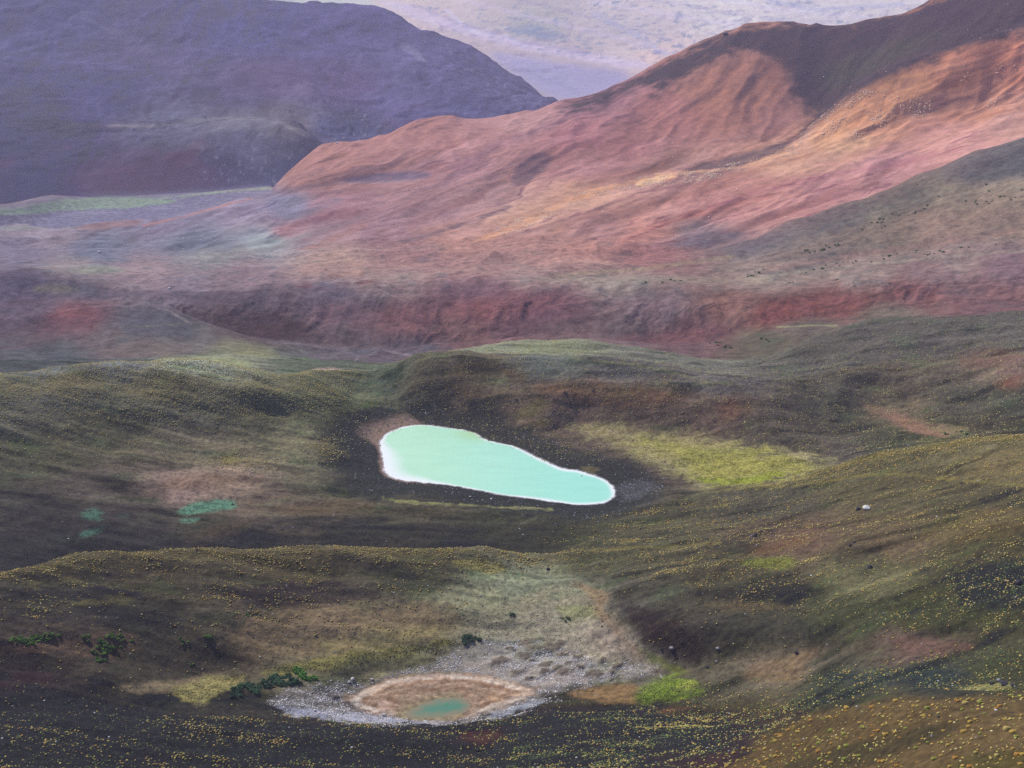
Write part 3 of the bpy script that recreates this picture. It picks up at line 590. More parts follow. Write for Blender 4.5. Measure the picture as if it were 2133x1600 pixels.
patch([(200,735),(260,715),(340,712),(400,725),(380,745),(280,748)], (120,106,102), 12, .6, 18.5, 21.5, 12)
patch([(230,690),(300,655),(345,645),(400,675),(420,700),(330,700)], (92,90,104), 10, .6, 19.5, 21.3, 10)
streak([(345,643),(375,660),(392,672)], 3, (150,136,130), alpha=.5, l0=20.2, l1=21.3, rag=4)  # sunlit edge of the crest painted in
streak([(250,676),(300,680),(350,676),(390,672)], 2, (120,120,104), alpha=.7, l0=20, l1=21.5)
patch([(345,750),(400,744),(470,744),(520,752),(540,764),(470,768),(400,760)], (148,152,116), 5, .8, 17, 21)
patch([(480,730),(540,720),(590,735),(570,745),(500,745)], (134,132,102), 8, .55, 18, 22)
patch([(640,772),(680,764),(725,770),(700,776)], (176,150,140), 3, .8, 17, 20.5)
streak([(560,712),(640,718),(700,730),(748,740),(740,752)], 2, (130,118,130), alpha=.55, l0=18, l1=23)
streak([(800,730),(830,736),(870,742)], 2, (138,124,134), alpha=.7, l0=18, l1=23)
patch([(370,655),(420,650),(520,650),(600,660),(660,690),(620,712),(540,706),(460,686),(400,668)], (82,68,80), 9, .7, 21.2, 24, 14)
patch([(480,690),(560,672),(640,668),(668,690),(640,712),(560,712)], (86,68,76), 8, .6, 21.6, 24, 20)  # shaded flutes of the scarp painted dark
patch([(260,600),(420,612),(560,612),(700,622),(600,640),(420,640),(300,622)], (100,88,102), 12, .6, 22, 25, 16)
patch([(0,588),(60,578),(140,586),(230,602),(320,614),(240,622),(100,618),(0,612)], (92,86,104), 8, .6, 22.6, 24.6, 10)
patch([(200,655),(150,690),(100,720),(20,735),(0,725),(110,680)], (104,82,92), 12, .5, 19.5, 22)
patch([(60,600),(110,588),(170,600),(150,612),(80,610)], (122,116,104), 8, .6, 22.5, 25)
streak([(1620,682),(1690,678),(1740,678)], 3, (150,150,116), alpha=.7, l0=18.3, l1=22)
patch([(1060,720),(1140,706),(1200,712),(1290,730),(1200,738),(1100,735)], (124,128,98), 8, .5, 16.5, 19)
streak([(1200,748),(1320,760),(1400,775),(1470,795),(1520,800)], 4, (128,126,94), alpha=.55, l0=15.5, l1=18)

# --- the hill and meadow behind the lake
MEADOW = [(1205,892),(1240,884),(1300,895),(1370,902),(1440,908),(1520,926),(1600,936),(1680,950),(1722,968),(1690,985),(1620,1000),(1560,1014),(1490,1016),(1440,1005),(1400,985),(1340,955),(1270,915)]
patch([(1130,885),(1200,880),(1270,915),(1340,955),(1400,985),(1440,1008),(1400,1016),(1300,985),(1240,960),(1150,925)], (88,78,76), 8, .8, 11.5, 15, 6)
patch(MEADOW, (166,156,112), 24, .92, 10.8, 15.5, 26)
patch([(1300,905),(1420,925),(1540,935),(1650,950),(1700,968),(1640,992),(1540,1008),(1450,1000),(1420,960)], (152,148,72), 18, .7, 10.8, 15.3, 26)
patch([(1440,990),(1500,1000),(1600,985),(1650,990),(1560,1010),(1480,1014)], (138,150,56), 6, .7, 10.8, 15, 10)
patch([(1610,930),(1680,945),(1715,966),(1670,960)], (190,176,136), 8, .6, 10.8, 15)
patch([(1200,890),(1260,888),(1330,905),(1290,915),(1230,905)], (150,136,108), 10, .7, 10.8, 15.4, 14)
patch([(1340,900),(1430,908),(1520,925),(1500,935),(1400,925)], (160,146,112), 12, .5, 10.8, 15.4, 22)
patch([(1350,925),(1400,935),(1430,955),(1390,960)], (128,116,84), 12, .5, 10.8, 15, 16)
clump = (1 - sstep(-10, 14, poly_sd(U, V * 1.8, np.array(MEADOW) * [1, 1.8]))) * sstep(0.12, 0.42, fbm(X / 5.0, Y / 4.0, 3, 97)) * (LY > 10.8) * (LY < 15.3)
blend(clump, (104, 98, 48), .5)
lam = (1 - sstep(-10, 10, poly_sd(U, V * 1.8, np.array([(1180,905),(1260,920),(1400,985),(1440,1008),(1320,1000),(1230,955)]) * [1, 1.8]))) * sstep(0.05, 0.4, fbm(X / 16, Y / 2.2, 3, 98)) * (LY > 11) * (LY < 15.3)
blend(lam, (62, 56, 56), .6)
patch([(1100,805),(1200,798),(1330,806),(1420,822),(1400,850),(1300,845),(1180,840)], (116,82,64), 14, .55, 14, 16.3, 18)
patch([(1490,830),(1540,815),(1580,840),(1550,870),(1500,880)], (110,76,66), 14, .5, 13.5, 16.5)
patch([(1060,870),(1090,845),(1130,820),(1140,850),(1110,880)], (116,106,72), 10, .6, 13.5, 16.3)
patch([(1080,890),(1130,870),(1160,880),(1120,892)], (124,110,72), 6, .6, 13.5, 16)
patch([(1030,760),(1080,770),(1100,800),(1060,800)], (106,82,66), 10, .5, 14, 17)
patch([(1840,860),(1870,885),(1920,905),(1960,910),(1990,908),(1930,890),(1890,870)], (150,104,92), 5, .85, 12.5, 15.6, 4)
patch([(1920,890),(1990,885),(2030,905),(1960,912)], (120,128,88), 6, .6, 12.5, 15.6)
patch([(1790,838),(1850,848),(1900,872),(1960,886),(2010,894),(1995,912),(1930,910),(1880,893),(1830,866)], (132,106,94), 9, .75, 12.5, 16, 12)
patch([(1780,830),(1810,845),(1850,868),(1830,866)], (122,100,82), 8, .5, 13, 16.5)
patch([(2070,800),(2133,770),(2133,800),(2090,820)], (120,78,70), 10, .6, 14, 17)
patch([(1980,740),(2060,720),(2133,730),(2110,760),(2020,770)], (108,82,74), 14, .5, 15.5, 18.2)
patch([(690,850),(735,840),(790,842),(780,852),(730,862),(715,930),(690,940),(680,900)], (98,98,66), 12, .7, 12, 15.8)
patch([(740,846),(790,836),(790,846),(750,854)], (86,108,66), 4, .7, 13, 15.8)
patch([(660,935),(690,920),(712,940),(690,955)], (134,122,78), 6, .6, 11.5, 15)
patch([(452,955),(490,945),(500,965),(470,975)], (132,118,68), 6, .6, 11, 15, 8)
patch([(320,1010),(400,985),(490,990),(560,998),(450,1015),(370,1025)], (112,88,74), 12, .6, 10.5, 14)
# lake surround: dark boulder beach, salt crust, pale mud
blend(sstep(-4, 2, lake_d) * (1 - sstep(14, 34, lake_d + fine * 9 - 8 * (U < 820))), (56,57,62), .92)
lft = 1 - sstep(880, 1000, U)
mudw = 2.2 + 11 * (1 - sstep(835, 890, U + 14 * fine)) * (1 - sstep(895, 935, V))
blend(sstep(-5, 0, lake_d) * (1 - sstep(mudw * 0.6, mudw * 1.5, lake_d + fine)) * (1 - sstep(850, 905, U + 14 * fine)), (140,118,110), .9)
ring = sstep(-6, -1, lake_d) * (1 - sstep(0.3, 1.5, lake_d + 0.5 * fine)) * np.clip(lft * (V < 925) + sstep(930, 960, V) + 0.55, 0, 1)
blend(ring * np.clip(0.75 + 0.9 * spot, 0.2, 1), (206,202,214), .8)
shal = (lake_d < 0.2)
blend(shal * 1.0, (214,214,206), 1.0)
streak([(800,1040),(870,1047),(960,1052),(1050,1057),(1150,1060)], 3, (140,138,94), alpha=.8, l0=10.2, l1=12.2, rag=11)
patch([(1205,975),(1230,968),(1250,980),(1225,988)], (124,112,84), 4, .6, 11, 14)
patch([(1280,1010),(1330,1000),(1370,1012),(1330,1040),(1285,1040)], (92,90,94), 8, .7, 10.8, 13.5, 10)

# --- foreground
patch([(375,1065),(395,1050),(440,1042),(488,1040),(495,1052),(470,1062),(420,1066),(390,1072)], (92,138,112), 4, .9, 8.5, 12.5, 9, nse=spot)
patch([(372,1082),(400,1076),(422,1080),(405,1090),(380,1089)], (96,132,112), 4, .85, 8.5, 12.5, 7, nse=spot)
patch([(165,1075),(185,1060),(210,1062),(215,1085),(190,1085)], (84,124,104), 4, .8, 8.5, 12.5, 9, nse=spot)
patch([(165,1115),(190,1102),(222,1092),(215,1104),(185,1116)], (82,118,100), 4, .75, 8.5, 12.5, 8, nse=spot)
patch([(245,1074),(270,1068),(272,1076),(250,1078)], (84,116,98), 4, .6, 8.5, 12.5, 8, nse=spot)
patch([(935,1165),(975,1162),(1030,1170),(1062,1186),(1030,1196),(985,1188),(945,1178)], (158,146,92), 6, .85, 6.5, 9.2, 8)
patch([(1540,1172),(1580,1160),(1640,1158),(1660,1172),(1640,1186),(1560,1182)], (128,134,64), 8, .65, 6, 10, 10)
patch([(1560,1150),(1640,1120),(1700,1110),(1680,1135),(1600,1160)], (112,84,66), 12, .6, 6, 10)
VAL = [(1180,1215),(1215,1218),(1260,1240),(1290,1280),(1310,1320),(1340,1350),(1380,1390),(1350,1410),(1250,1400),(1120,1340),(1000,1330),(940,1340),(930,1310),(1000,1270),(1090,1240)]
patch([(480,1300),(560,1270),(680,1255),(800,1260),(930,1270),(1000,1290),(930,1330),(800,1355),(680,1370),(560,1385),(480,1370)], (138,117,92), 26, .7, 4.4, 8, 26)
patch([(640,1345),(760,1320),(880,1300),(980,1290),(930,1330),(800,1355),(700,1368)], (146,134,92), 18, .55, 4.4, 8, 22)
patch(VAL, (140,131,110), 16, .65, 4, 8, 20)
patch([(1150,1270),(1200,1255),(1260,1275),(1240,1290),(1180,1295)], (130,134,88), 10, .6, 4.5, 8, 14)
patch([(1190,1215),(1240,1222),(1270,1240),(1250,1265),(1285,1300),(1315,1345),(1345,1368),(1330,1372),(1280,1325),(1245,1290),(1235,1250)], (140,116,92), 6, .7, 4.5, 8, 8)
patch([(1240,1290),(1290,1300),(1320,1350),(1345,1375),(1280,1370),(1220,1330)], (146,130,118), 12, .6, 4.5, 8, 10)
patch([(550,1395),(640,1375),(760,1362),(870,1345),(940,1330),(950,1340),(880,1365),(760,1385),(640,1402),(560,1408)], (134,128,72), 8, .7, 4.2, 7, 14)
patch([(640,1405),(720,1385),(800,1375),(900,1360),(960,1350),(930,1375),(850,1395),(740,1410),(660,1415)], (82,80,66), 8, .7, 4.2, 7, 8)
patch([(230,1430),(330,1420),(420,1408),(470,1400),(510,1410),(480,1430),(400,1440),(300,1445)], (138,122,98), 8, .75, 3.6, 6, 10)
patch([(350,1440),(390,1420),(450,1408),(520,1405),(500,1425),(470,1440),(435,1455),(432,1472),(400,1470),(380,1455)], (150,140,92), 6, .85, 3.4, 6, 10)
patch([(1320,1448),(1350,1425),(1400,1408),(1440,1412),(1452,1425),(1430,1445),(1380,1462),(1335,1468),(1320,1460)], (116,134,56), 12, .85, 3.2, 6.5, 20)
patch([(1400,1430),(1440,1415),(1448,1428),(1420,1440)], (164,166,84), 5, .6, 3.2, 6.5)
patch([(1180,1440),(1250,1425),(1330,1420),(1320,1455),(1330,1468),(1260,1462),(1190,1452)], (136,108,78), 7, .85, 3.2, 6)
patch([(1330,1345),(1370,1370),(1430,1395),(1440,1410),(1390,1395),(1345,1370)], (104,112,52), 6, .6, 4, 7, 8)
patch([(1540,1410),(1570,1385),(1640,1365),(1690,1350),(1720,1355),(1670,1385),(1672,1420),(1600,1425)], (116,96,76), 10, .75, 3.5, 7.5)
patch([(1990,1432),(2040,1424),(2110,1428),(2080,1440),(2000,1442)], (140,136,92), 4, .75, 2.4, 5.5, 10)
patch([(1360,1480),(1400,1472),(1460,1466),(1450,1474),(1390,1486)], (98,62,58), 4, .7, 2, 5)
patch([(960,1528),(1010,1518),(1060,1525),(1010,1552),(970,1545)], (84,56,56), 8, .6, 1, 4)
patch([(0,1410),(50,1400),(110,1405),(120,1425),(50,1432),(0,1430)], (60,44,50), 8, .7, 3.5, 6)
patch([(0,1470),(60,1462),(130,1470),(110,1490),(30,1495)], (52,38,44), 8, .7, 2, 5)
patch([(500,1465),(600,1490),(700,1505),(800,1508),(640,1512),(420,1500),(330,1470),(400,1462)], (66,62,64), 8, .7, 2.5, 5)
# slope and cloud shade put into dark soil bands, earth bands between
SHADE_SOIL, EARTH = (50,48,54), (102,88,72)
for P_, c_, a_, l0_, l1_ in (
    ([(60,1200),(150,1178),(280,1182),(330,1195),(200,1205),(90,1212)], SHADE_SOIL, .7, 4, 8.4), ([(600,1165),(800,1165),(900,1180),(800,1190),(640,1180)], SHADE_SOIL, .65, 4, 8.4),
    ([(480,1240),(560,1212),(680,1205),(780,1225),(790,1250),(650,1262),(540,1270)], (56,50,56), .75, 4, 8.4), ([(0,1240),(120,1228),(260,1232),(180,1245),(0,1255)], SHADE_SOIL, .7, 4, 8.4),
    ([(0,1285),(60,1265),(200,1262),(320,1275),(420,1300),(240,1305),(80,1300)], SHADE_SOIL, .65, 4, 8.4), ([(40,1215),(140,1205),(200,1210),(100,1220)], (104,98,72), .6, 4, 8.4),
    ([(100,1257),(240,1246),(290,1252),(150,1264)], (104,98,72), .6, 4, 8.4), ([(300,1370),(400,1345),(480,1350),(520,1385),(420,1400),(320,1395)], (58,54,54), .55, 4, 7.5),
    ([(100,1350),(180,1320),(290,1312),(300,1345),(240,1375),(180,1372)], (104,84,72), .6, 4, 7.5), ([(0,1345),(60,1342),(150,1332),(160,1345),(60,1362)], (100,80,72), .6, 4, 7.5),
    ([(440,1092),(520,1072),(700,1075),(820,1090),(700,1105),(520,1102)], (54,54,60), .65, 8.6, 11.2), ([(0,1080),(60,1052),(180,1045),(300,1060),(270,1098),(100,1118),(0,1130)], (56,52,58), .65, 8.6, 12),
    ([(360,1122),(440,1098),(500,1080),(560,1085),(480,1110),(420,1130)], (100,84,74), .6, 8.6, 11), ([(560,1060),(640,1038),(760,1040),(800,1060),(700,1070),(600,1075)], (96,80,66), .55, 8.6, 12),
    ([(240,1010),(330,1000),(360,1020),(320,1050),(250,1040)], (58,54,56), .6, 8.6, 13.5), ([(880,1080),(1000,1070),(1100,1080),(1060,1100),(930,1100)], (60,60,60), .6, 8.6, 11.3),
    ([(1450,1138),(1560,1102),(1640,1082),(1730,1075),(1610,1110),(1500,1146)], SHADE_SOIL, .7, 6, 11.2), ([(1230,1148),(1330,1120),(1400,1105),(1425,1110),(1340,1132)], SHADE_SOIL, .6, 6, 11.2),
    ([(1400,1240),(1560,1215),(1660,1210),(1730,1235),(1640,1246),(1500,1248)], SHADE_SOIL, .7, 4, 9), ([(1880,1202),(1935,1165),(1965,1162),(1925,1198)], SHADE_SOIL, .7, 4, 9),
    ([(1960,1235),(2040,1172),(2140,1158),(2200,1200),(2140,1265),(2050,1275)], (44,46,40), .75, 3, 9), ([(1890,1318),(1980,1305),(2060,1306),(2040,1322),(1920,1332)], SHADE_SOIL, .65, 3, 8),
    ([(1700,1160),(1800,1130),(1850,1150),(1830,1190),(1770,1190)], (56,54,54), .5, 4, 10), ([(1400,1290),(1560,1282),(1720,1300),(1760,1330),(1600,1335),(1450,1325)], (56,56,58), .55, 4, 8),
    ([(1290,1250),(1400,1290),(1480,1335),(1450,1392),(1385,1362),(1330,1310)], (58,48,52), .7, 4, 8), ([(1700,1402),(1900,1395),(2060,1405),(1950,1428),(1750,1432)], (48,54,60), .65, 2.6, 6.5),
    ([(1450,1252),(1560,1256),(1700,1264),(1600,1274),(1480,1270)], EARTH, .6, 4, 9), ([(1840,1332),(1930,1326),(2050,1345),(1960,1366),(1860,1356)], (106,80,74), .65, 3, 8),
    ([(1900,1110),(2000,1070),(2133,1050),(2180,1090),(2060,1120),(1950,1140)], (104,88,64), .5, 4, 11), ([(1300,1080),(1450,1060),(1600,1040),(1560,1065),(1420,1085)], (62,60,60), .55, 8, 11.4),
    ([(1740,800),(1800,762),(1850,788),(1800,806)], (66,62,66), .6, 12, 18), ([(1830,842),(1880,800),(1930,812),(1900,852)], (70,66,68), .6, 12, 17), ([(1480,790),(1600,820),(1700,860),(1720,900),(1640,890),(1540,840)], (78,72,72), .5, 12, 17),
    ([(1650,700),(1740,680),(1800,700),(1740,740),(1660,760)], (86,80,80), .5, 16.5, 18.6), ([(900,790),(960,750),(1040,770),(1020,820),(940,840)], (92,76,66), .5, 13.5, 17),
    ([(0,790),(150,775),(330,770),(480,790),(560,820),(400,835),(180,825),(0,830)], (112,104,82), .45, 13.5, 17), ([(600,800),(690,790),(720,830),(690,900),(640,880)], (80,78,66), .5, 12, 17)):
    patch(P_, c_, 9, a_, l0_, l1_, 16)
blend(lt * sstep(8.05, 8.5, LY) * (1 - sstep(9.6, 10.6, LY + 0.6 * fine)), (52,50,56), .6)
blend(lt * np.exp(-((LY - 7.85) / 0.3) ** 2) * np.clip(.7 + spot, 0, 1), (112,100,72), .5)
streak([(1500,1020),(1640,1012),(1716,1004),(1800,990),(1870,986),(1960,996),(2133,1012)], 4, (124,114,72), alpha=.6, l0=8, l1=11.2, rag=8)
streak([(1716,978),(1866,942),(2016,918),(2133,910)], 5, (124,112,68), alpha=.6, l0=10.2, l1=11.3, rag=6)
streak([(1240,1146),(1330,1140),(1420,1138),(1500,1130)], 4, (124,112,70), alpha=.55, l0=7, l1=10, rag=7)
patch([(165,1075),(185,1060),(210,1062),(215,1085),(190,1085)], (84,120,104), 7, .6, 8.5, 12.5, 9, nse=spot)
patch([(165,1115),(190,1102),(222,1092),(215,1104),(185,1116)], (82,116,100), 7, .55, 8.5, 12.5, 8, nse=spot)
patch([(375,1065),(395,1050),(440,1042),(488,1040),(495,1052),(470,1062),(420,1066),(390,1072)], (98,134,116), 7, .6, 8.5, 12.5, 9, nse=spot)
blend(sstep(26.3, 27.35, LY + 0.25 * wl) * (LY < 27.4) * sstep(1480, 1600, U), (136, 110, 112), .5)
# stony apron round the crater pool
STONY = [(555,1462),(600,1445),(680,1425),(760,1420),(840,1405),(900,1380),(960,1350),(1010,1335),(1080,1340),(1150,1335),(1230,1370),(1310,1388),(1370,1405),(1290,1415),(1200,1432),(1120,1448),(1170,1455),(1100,1478),(1020,1492),(950,1506),(860,1508),(760,1504),(660,1492),(590,1478)]
patch(STONY, (134,128,126), 12, .6, 3, 7, 34)
patch([(560,1465),(640,1475),(760,1490),(880,1500),(960,1503),(900,1508),(780,1506),(660,1495),(580,1480)], (170,172,192), 5, .7, 2.6, 5.5, 10)
patch([(1040,1478),(1100,1460),(1180,1455),(1120,1470),(1060,1490),(1000,1500)], (150,158,172), 5, .6, 2.6, 5.5, 10)
patch([(900,1390),(1000,1370),(1100,1380),(1200,1405),(1290,1400),(1200,1425),(1100,1430),(1000,1405)], (182,168,156), 7, .65, 3.5, 6.5, 18)
blend(sstep(0.15, 0.7, hum), (112,100,90), .75)
bl = 1 - sstep(-3.4, 3.2, crater_d + fine * 3.6 + 2.0 * fbm(X / 9, Y / 6, 2, 197))
blend(bl, (154,130,112), .92)
blend(sstep(-6.5, -4, crater_d + fine * 2) * (1 - sstep(-1.5, 0.6, crater_d + fine)) * sstep(3, 10, pool_d) * (V < 1450), (196,166,142), .8)
blend(bl * sstep(0.05, 0.5, fbm(X / 7, Y / 3, 4, 99)), (122,94,76), .65)
blend(bl * sstep(0.15, 0.5, fbm(X / 5, Y / 4, 4, 100)), (192,162,138), .6)
ringn = crater_d + 1.6 * fbm(X / 6, Y / 4, 3, 195)
for r0, r1, c_, a_ in ((-0.6, -3.2, (214,200,186), .85), (-3.6, -5.8, (120,86,66), .65), (-6.0, -7.4, (186,156,134), .65), (-8.0, -10.0, (128,96,76), .55)):
    blend(sstep(r1 - .8, r1 + .6, ringn) * (1 - sstep(r0 - .6, r0 + .8, ringn)) * bl * np.clip(0.7 + 1.3 * spot, 0, 1) * sstep(1, 5, pool_d), c_, a_)
patch([(785,1460),(810,1458),(815,1480),(790,1480)], (198,168,152), 5, .7, 3, 6)
patch([(1010,1450),(1050,1445),(1045,1458),(1015,1458)], (190,156,124), 4, .7, 3, 6)
blend((1 - sstep(0, 5.0, pool_d + fine * 2.4)) * (U < 965), (146,134,104), .75)
blend((1 - sstep(-0.6, 0.4, pool_d)), (84,110,84), .9)
# knoll at the right: warm earth with dark ash lobes
KN = [(1480,1640),(1560,1560),(1640,1510),(1720,1480),(1830,1462),(1960,1452),(2133,1454),(2300,1460),(2300,1640)]
patch(KN, (98,82,60), 6, .7, 0, 2.35, 12)
patch([(1620,1600),(1700,1570),(1800,1545),(1900,1515),(1960,1500),(1990,1510),(1950,1540),(1850,1570),(1780,1600),(1700,1640),(1600,1640)], (58,54,44), 8, .75, 0, 2.3, 12)
patch([(1540,1545),(1640,1510),(1760,1490),(1800,1500),(1700,1530),(1600,1560)], (72,60,46), 10, .55, 0, 2.3)
patch([(1900,1640),(1960,1590),(2050,1570),(2133,1560),(2200,1570),(2200,1640)], (72,68,40), 10, .6, 0, 2.3)
streak([(1930,1506),(1990,1502),(2050,1498)], 2, (70,56,42), alpha=.6, l0=0, l1=2.3)

# surface colour, seen shade still in it, = what is read through the air, less the air
dist = np.sqrt(RR ** 2 + ZZ ** 2)
T = np.exp(-HAZE_D * dist)[..., None]
ALB = np.clip((BASE - AIR * (1 - T)) / (T * ILLUM), 0.012, 0.75)

# ------------------------------------------------------------------ materials
def mat(name):
    m = bpy.data.materials.new(name)
    m.use_nodes = True
    b = m.node_tree.nodes['Principled BSDF']
    b.inputs['Roughness'].default_value = 0.95
    b.inputs['Specular IOR Level'].default_value = 0.1
    return m, m.node_tree, b
def ground_mat(name, s, lo, hi, bump, bd):
    m, t, b = mat(name)
    at = t.nodes.new('ShaderNodeAttribute'); at.attribute_name = 'soil'
    tc = t.nodes.new('ShaderNodeTexCoord')
    n = t.nodes.new('ShaderNodeTexNoise')
    n.inputs['Scale'].default_value = s
    n.inputs['Detail'].default_value = 9
    n.inputs['Roughness'].default_value = 0.72
    r = t.nodes.new('ShaderNodeMapRange')
    r.inputs['From Min'].default_value = 0.3; r.inputs['From Max'].default_value = 0.7
    r.inputs['To Min'].default_value = lo; r.inputs['To Max'].default_value = hi
    mx = t.nodes.new('ShaderNodeVectorMath'); mx.operation = 'SCALE'
    L = t.links.new
    L(tc.outputs['Object'], n.inputs['Vector'])
    L(n.outputs['Fac'], r.inputs['Value'])
    L(at.outputs['Color'], mx.inputs[0]); L(r.outputs[0], mx.inputs['Scale'])
    L(mx.outputs[0], b.inputs['Base Color'])
    bm_ = t.nodes.new('ShaderNodeBump')
    bm_.inputs['Strength'].default_value = bump; bm_.inputs['Distance'].default_value = bd
    L(n.outputs['Fac'], bm_.inputs['Height']); L(bm_.outputs[0], b.inputs['Normal'])
    return m
def tint_mat(name, rough=0.9):
    m, t, b = mat(name)
    at = t.nodes.new('ShaderNodeAttribute'); at.attribute_name = 'soil'
    t.links.new(at.outputs['Color'], b.inputs['Base Color'])
    b.inputs['Roughness'].default_value = rough
    return m
M_near = ground_mat('earth_and_shade', 0.5, 0.40, 1.72, 1.0, 0.6)
M_mid = ground_mat('red_earth', 0.12, 0.5, 1.55, 1.0, 1.8)
M_red = ground_mat('red_scree', 0.07, 0.68, 1.33, 0.7, 1.8)
M_mtn = ground_mat('shaded_rock', 0.02, 0.72, 1.28, 0.7, 6.0)
M_far = ground_mat('pale_earth', 0.012, 0.88, 1.12, 0.5, 6.0)
M_tint = tint_mat('grass_straw')
M_stone = tint_mat('stone')

def add_color(me, cols):
    a = me.attributes.new('soil', 'FLOAT_COLOR', 'POINT')
    c = np.ones((len(cols), 4), np.float32)
    c[:, :3] = cols
    a.data.foreach_set('color', c.ravel())
def mesh_np(name, verts, faces, cols=None, material=None, smooth=True, link=True):
    me = bpy.data.meshes.new(name)
    verts = np.asarray(verts, np.float32); faces = np.asarray(faces, np.int32)
    nf, k = faces.shape
    me.vertices.add(len(verts)); me.vertices.foreach_set('co', verts.ravel())
    me.loops.add(nf * k); me.loops.foreach_set('vertex_index', faces.ravel())
    me.polygons.add(nf)
    me.polygons.foreach_set('loop_start', np.arange(0, nf * k, k, dtype=np.int32))
    me.update(calc_edges=True)
    me.polygons.foreach_set('use_smooth', np.full(nf, smooth))
    if cols is not None:
        add_color(me, cols)
    if material:
        me.materials.append(material)
    me.validate()
    if not link:
        return me
    o = bpy.data.objects.new(name, me)
    COL.objects.link(o)
    return o
def tag(o, label=None, cat=None, group=None, kind=None):
    if label: o['label'] = label
    if cat: o['category'] = cat
    if group: o['group'] = group
    if kind: o['kind'] = kind
    return o

# ------------------------------------------------------------------ the land, cut at hidden folds into its main masses
VERT = np.stack([X, Y, ZZ + EYE], -1).reshape(-1, 3)
ALBF = ALB.reshape(-1, 3)
ii = np.arange(NR * NA).reshape(NR, NA)
Q = np.stack([ii[:-1, :-1], ii[:-1, 1:], ii[1:, 1:], ii[1:, :-1]], -1)
qz = zone[:-1, :-1].copy()
qz = np.where(LY[:-1, :-1] < 27.4, np.minimum(qz, 1), qz)
qr = river[:-1, :-1] > 0.55
qz = np.where(qr, 5, qz)
for z, nm, lab, mt in ((0, 'ground', 'dark and brown earth basin round the turquoise lake', M_near),
                       (1, 'terrace', 'dusky red terrace with gullied scarp beyond the basin', M_mid),
                       (2, 'red_hillside', 'red and orange scree hillside rising to the right', M_red),
                       (3, 'mountain', 'dark purple hazy mountain at the upper left', M_mtn),
                       (4, 'valley', 'pale lavender far valley slopes in haze', M_far),
                       (5, 'riverbed', 'flat grey riverbed with green banks below the mountain', M_mid)):
    q = Q[qz == z]
    used, inv = np.unique(q.ravel(), return_inverse=True)
    o = mesh_np(nm, VERT[used], inv.reshape(-1, 4), ALBF[used], mt)
    tag(o, lab, None, None, 'structure')

# ------------------------------------------------------------------ water
def water(name, sd, poly, z, colfn, label, rough, pad=3.0, step=0.9):
    lo, hi = poly.min(0) - pad - 2, poly.max(0) + pad + 2
    xs, ys = np.arange(lo[0], hi[0], step), np.arange(lo[1], hi[1], step)
    GX, GY = np.meshgrid(xs, ys)
    d = poly_sd(GX, GY, poly)
    idx = np.arange(GX.size).reshape(GX.shape)
    q = np.stack([idx[:-1, :-1], idx[:-1, 1:], idx[1:, 1:], idx[1:, :-1]], -1)[d[:-1, :-1] < pad]
    used, inv = np.unique(q.ravel(), return_inverse=True)
    P = np.stack([GX.ravel(), GY.ravel(), np.full(GX.size, z + EYE)], -1)[used]
    c = colfn(GX.ravel()[used], GY.ravel()[used], d.ravel()[used])
    m, t, b = mat(name + '_water')
    at = t.nodes.new('ShaderNodeAttribute'); at.attribute_name = 'soil'
    t.links.new(at.outputs['Color'], b.inputs['Base Color'])
    b.inputs['Roughness'].default_value = rough
    b.inputs['Specular IOR Level'].default_value = 0.5
    b.inputs['IOR'].default_value = 1.33
    n = t.nodes.new('ShaderNodeTexNoise'); n.inputs['Scale'].default_value = 0.8; n.inputs['Detail'].default_value = 5
    tc = t.nodes.new('ShaderNodeTexCoord'); t.links.new(tc.outputs['Object'], n.inputs['Vector'])
    bp = t.nodes.new('ShaderNodeBump'); bp.inputs['Strength'].default_value = 0.12; bp.inputs['Distance'].default_value = 0.2
    t.links.new(n.outputs['Fac'], bp.inputs['Height']); t.links.new(bp.outputs[0], b.inputs['Normal'])
    o = mesh_np(name, P, inv.reshape(-1, 4), c, m)
    return tag(o, label, None, None, 'structure')
def lake_col(x, y, d):
    n = fbm(x / 14, y / 14, 3, 111)
    u, v = sight(x, y, np.full_like(x, LAKE_Z))
    t = sstep(780, 1260, u + 30 * n)[:, None]
    c = srgb((182, 224, 188)) * (1 - t) + t * srgb((158, 220, 198))
    c = c * (1 + 0.07 * fbm(x / 22 + 0.4 * n, y / 5, 4, 113, 0.6))[:, None]
    sh = (1 - sstep(-9 - 8 * (1 - sstep(820, 960, u)), 0.5, d + 2 * n) * 0)  # placeholder of ones
    wid = 1.6 + 17 * (1 - sstep(800, 960, u)) * sstep(905, 960, v) + 2.0 * sstep(1060, 1120, u)
    e = (1 - sstep(0, 1, (-d + 1.2 * n) / wid))[:, None] ** 1.3
    c = c * (1 - e) + e * srgb((232, 236, 232))
    g = ((1 - sstep(0, 20, np.hypot(u - 985, (v - 903) * 1.8) * 0.4 + 4 * n)))[:, None] * 0.5
    return np.clip((c * (1 - g) + g * srgb((170, 196, 120))) * 0.97, 0, .8)
water('lake', lake_d, lake_p, LAKE_Z, lake_col, 'milky turquoise lake with a white salt rim', 0.25)
def pool_col(x, y, d):
    e = (1 - sstep(-0.5, 5.0, -d + 2.2 * fbm(x / 3.5, y / 3.5, 3, 196)))[:, None]
    return np.clip(srgb((82, 126, 102)) * (1 - e) + e * srgb((134, 122, 96)), 0, 1)
water('pond', pool_d, pool_p, POOL_Z, pool_col, 'small dull green pool in the rusty crater floor', 0.2, 1.5, 0.5)

# ------------------------------------------------------------------ points on the land
AREA = np.zeros(X.shape)
ex = np.gradient(X, axis=1); ey = np.gradient(Y, axis=1); fx = np.gradient(X, axis=0); fy = np.gradient(Y, axis=0)
AREA = np.abs(ex * fy - ey * fx)
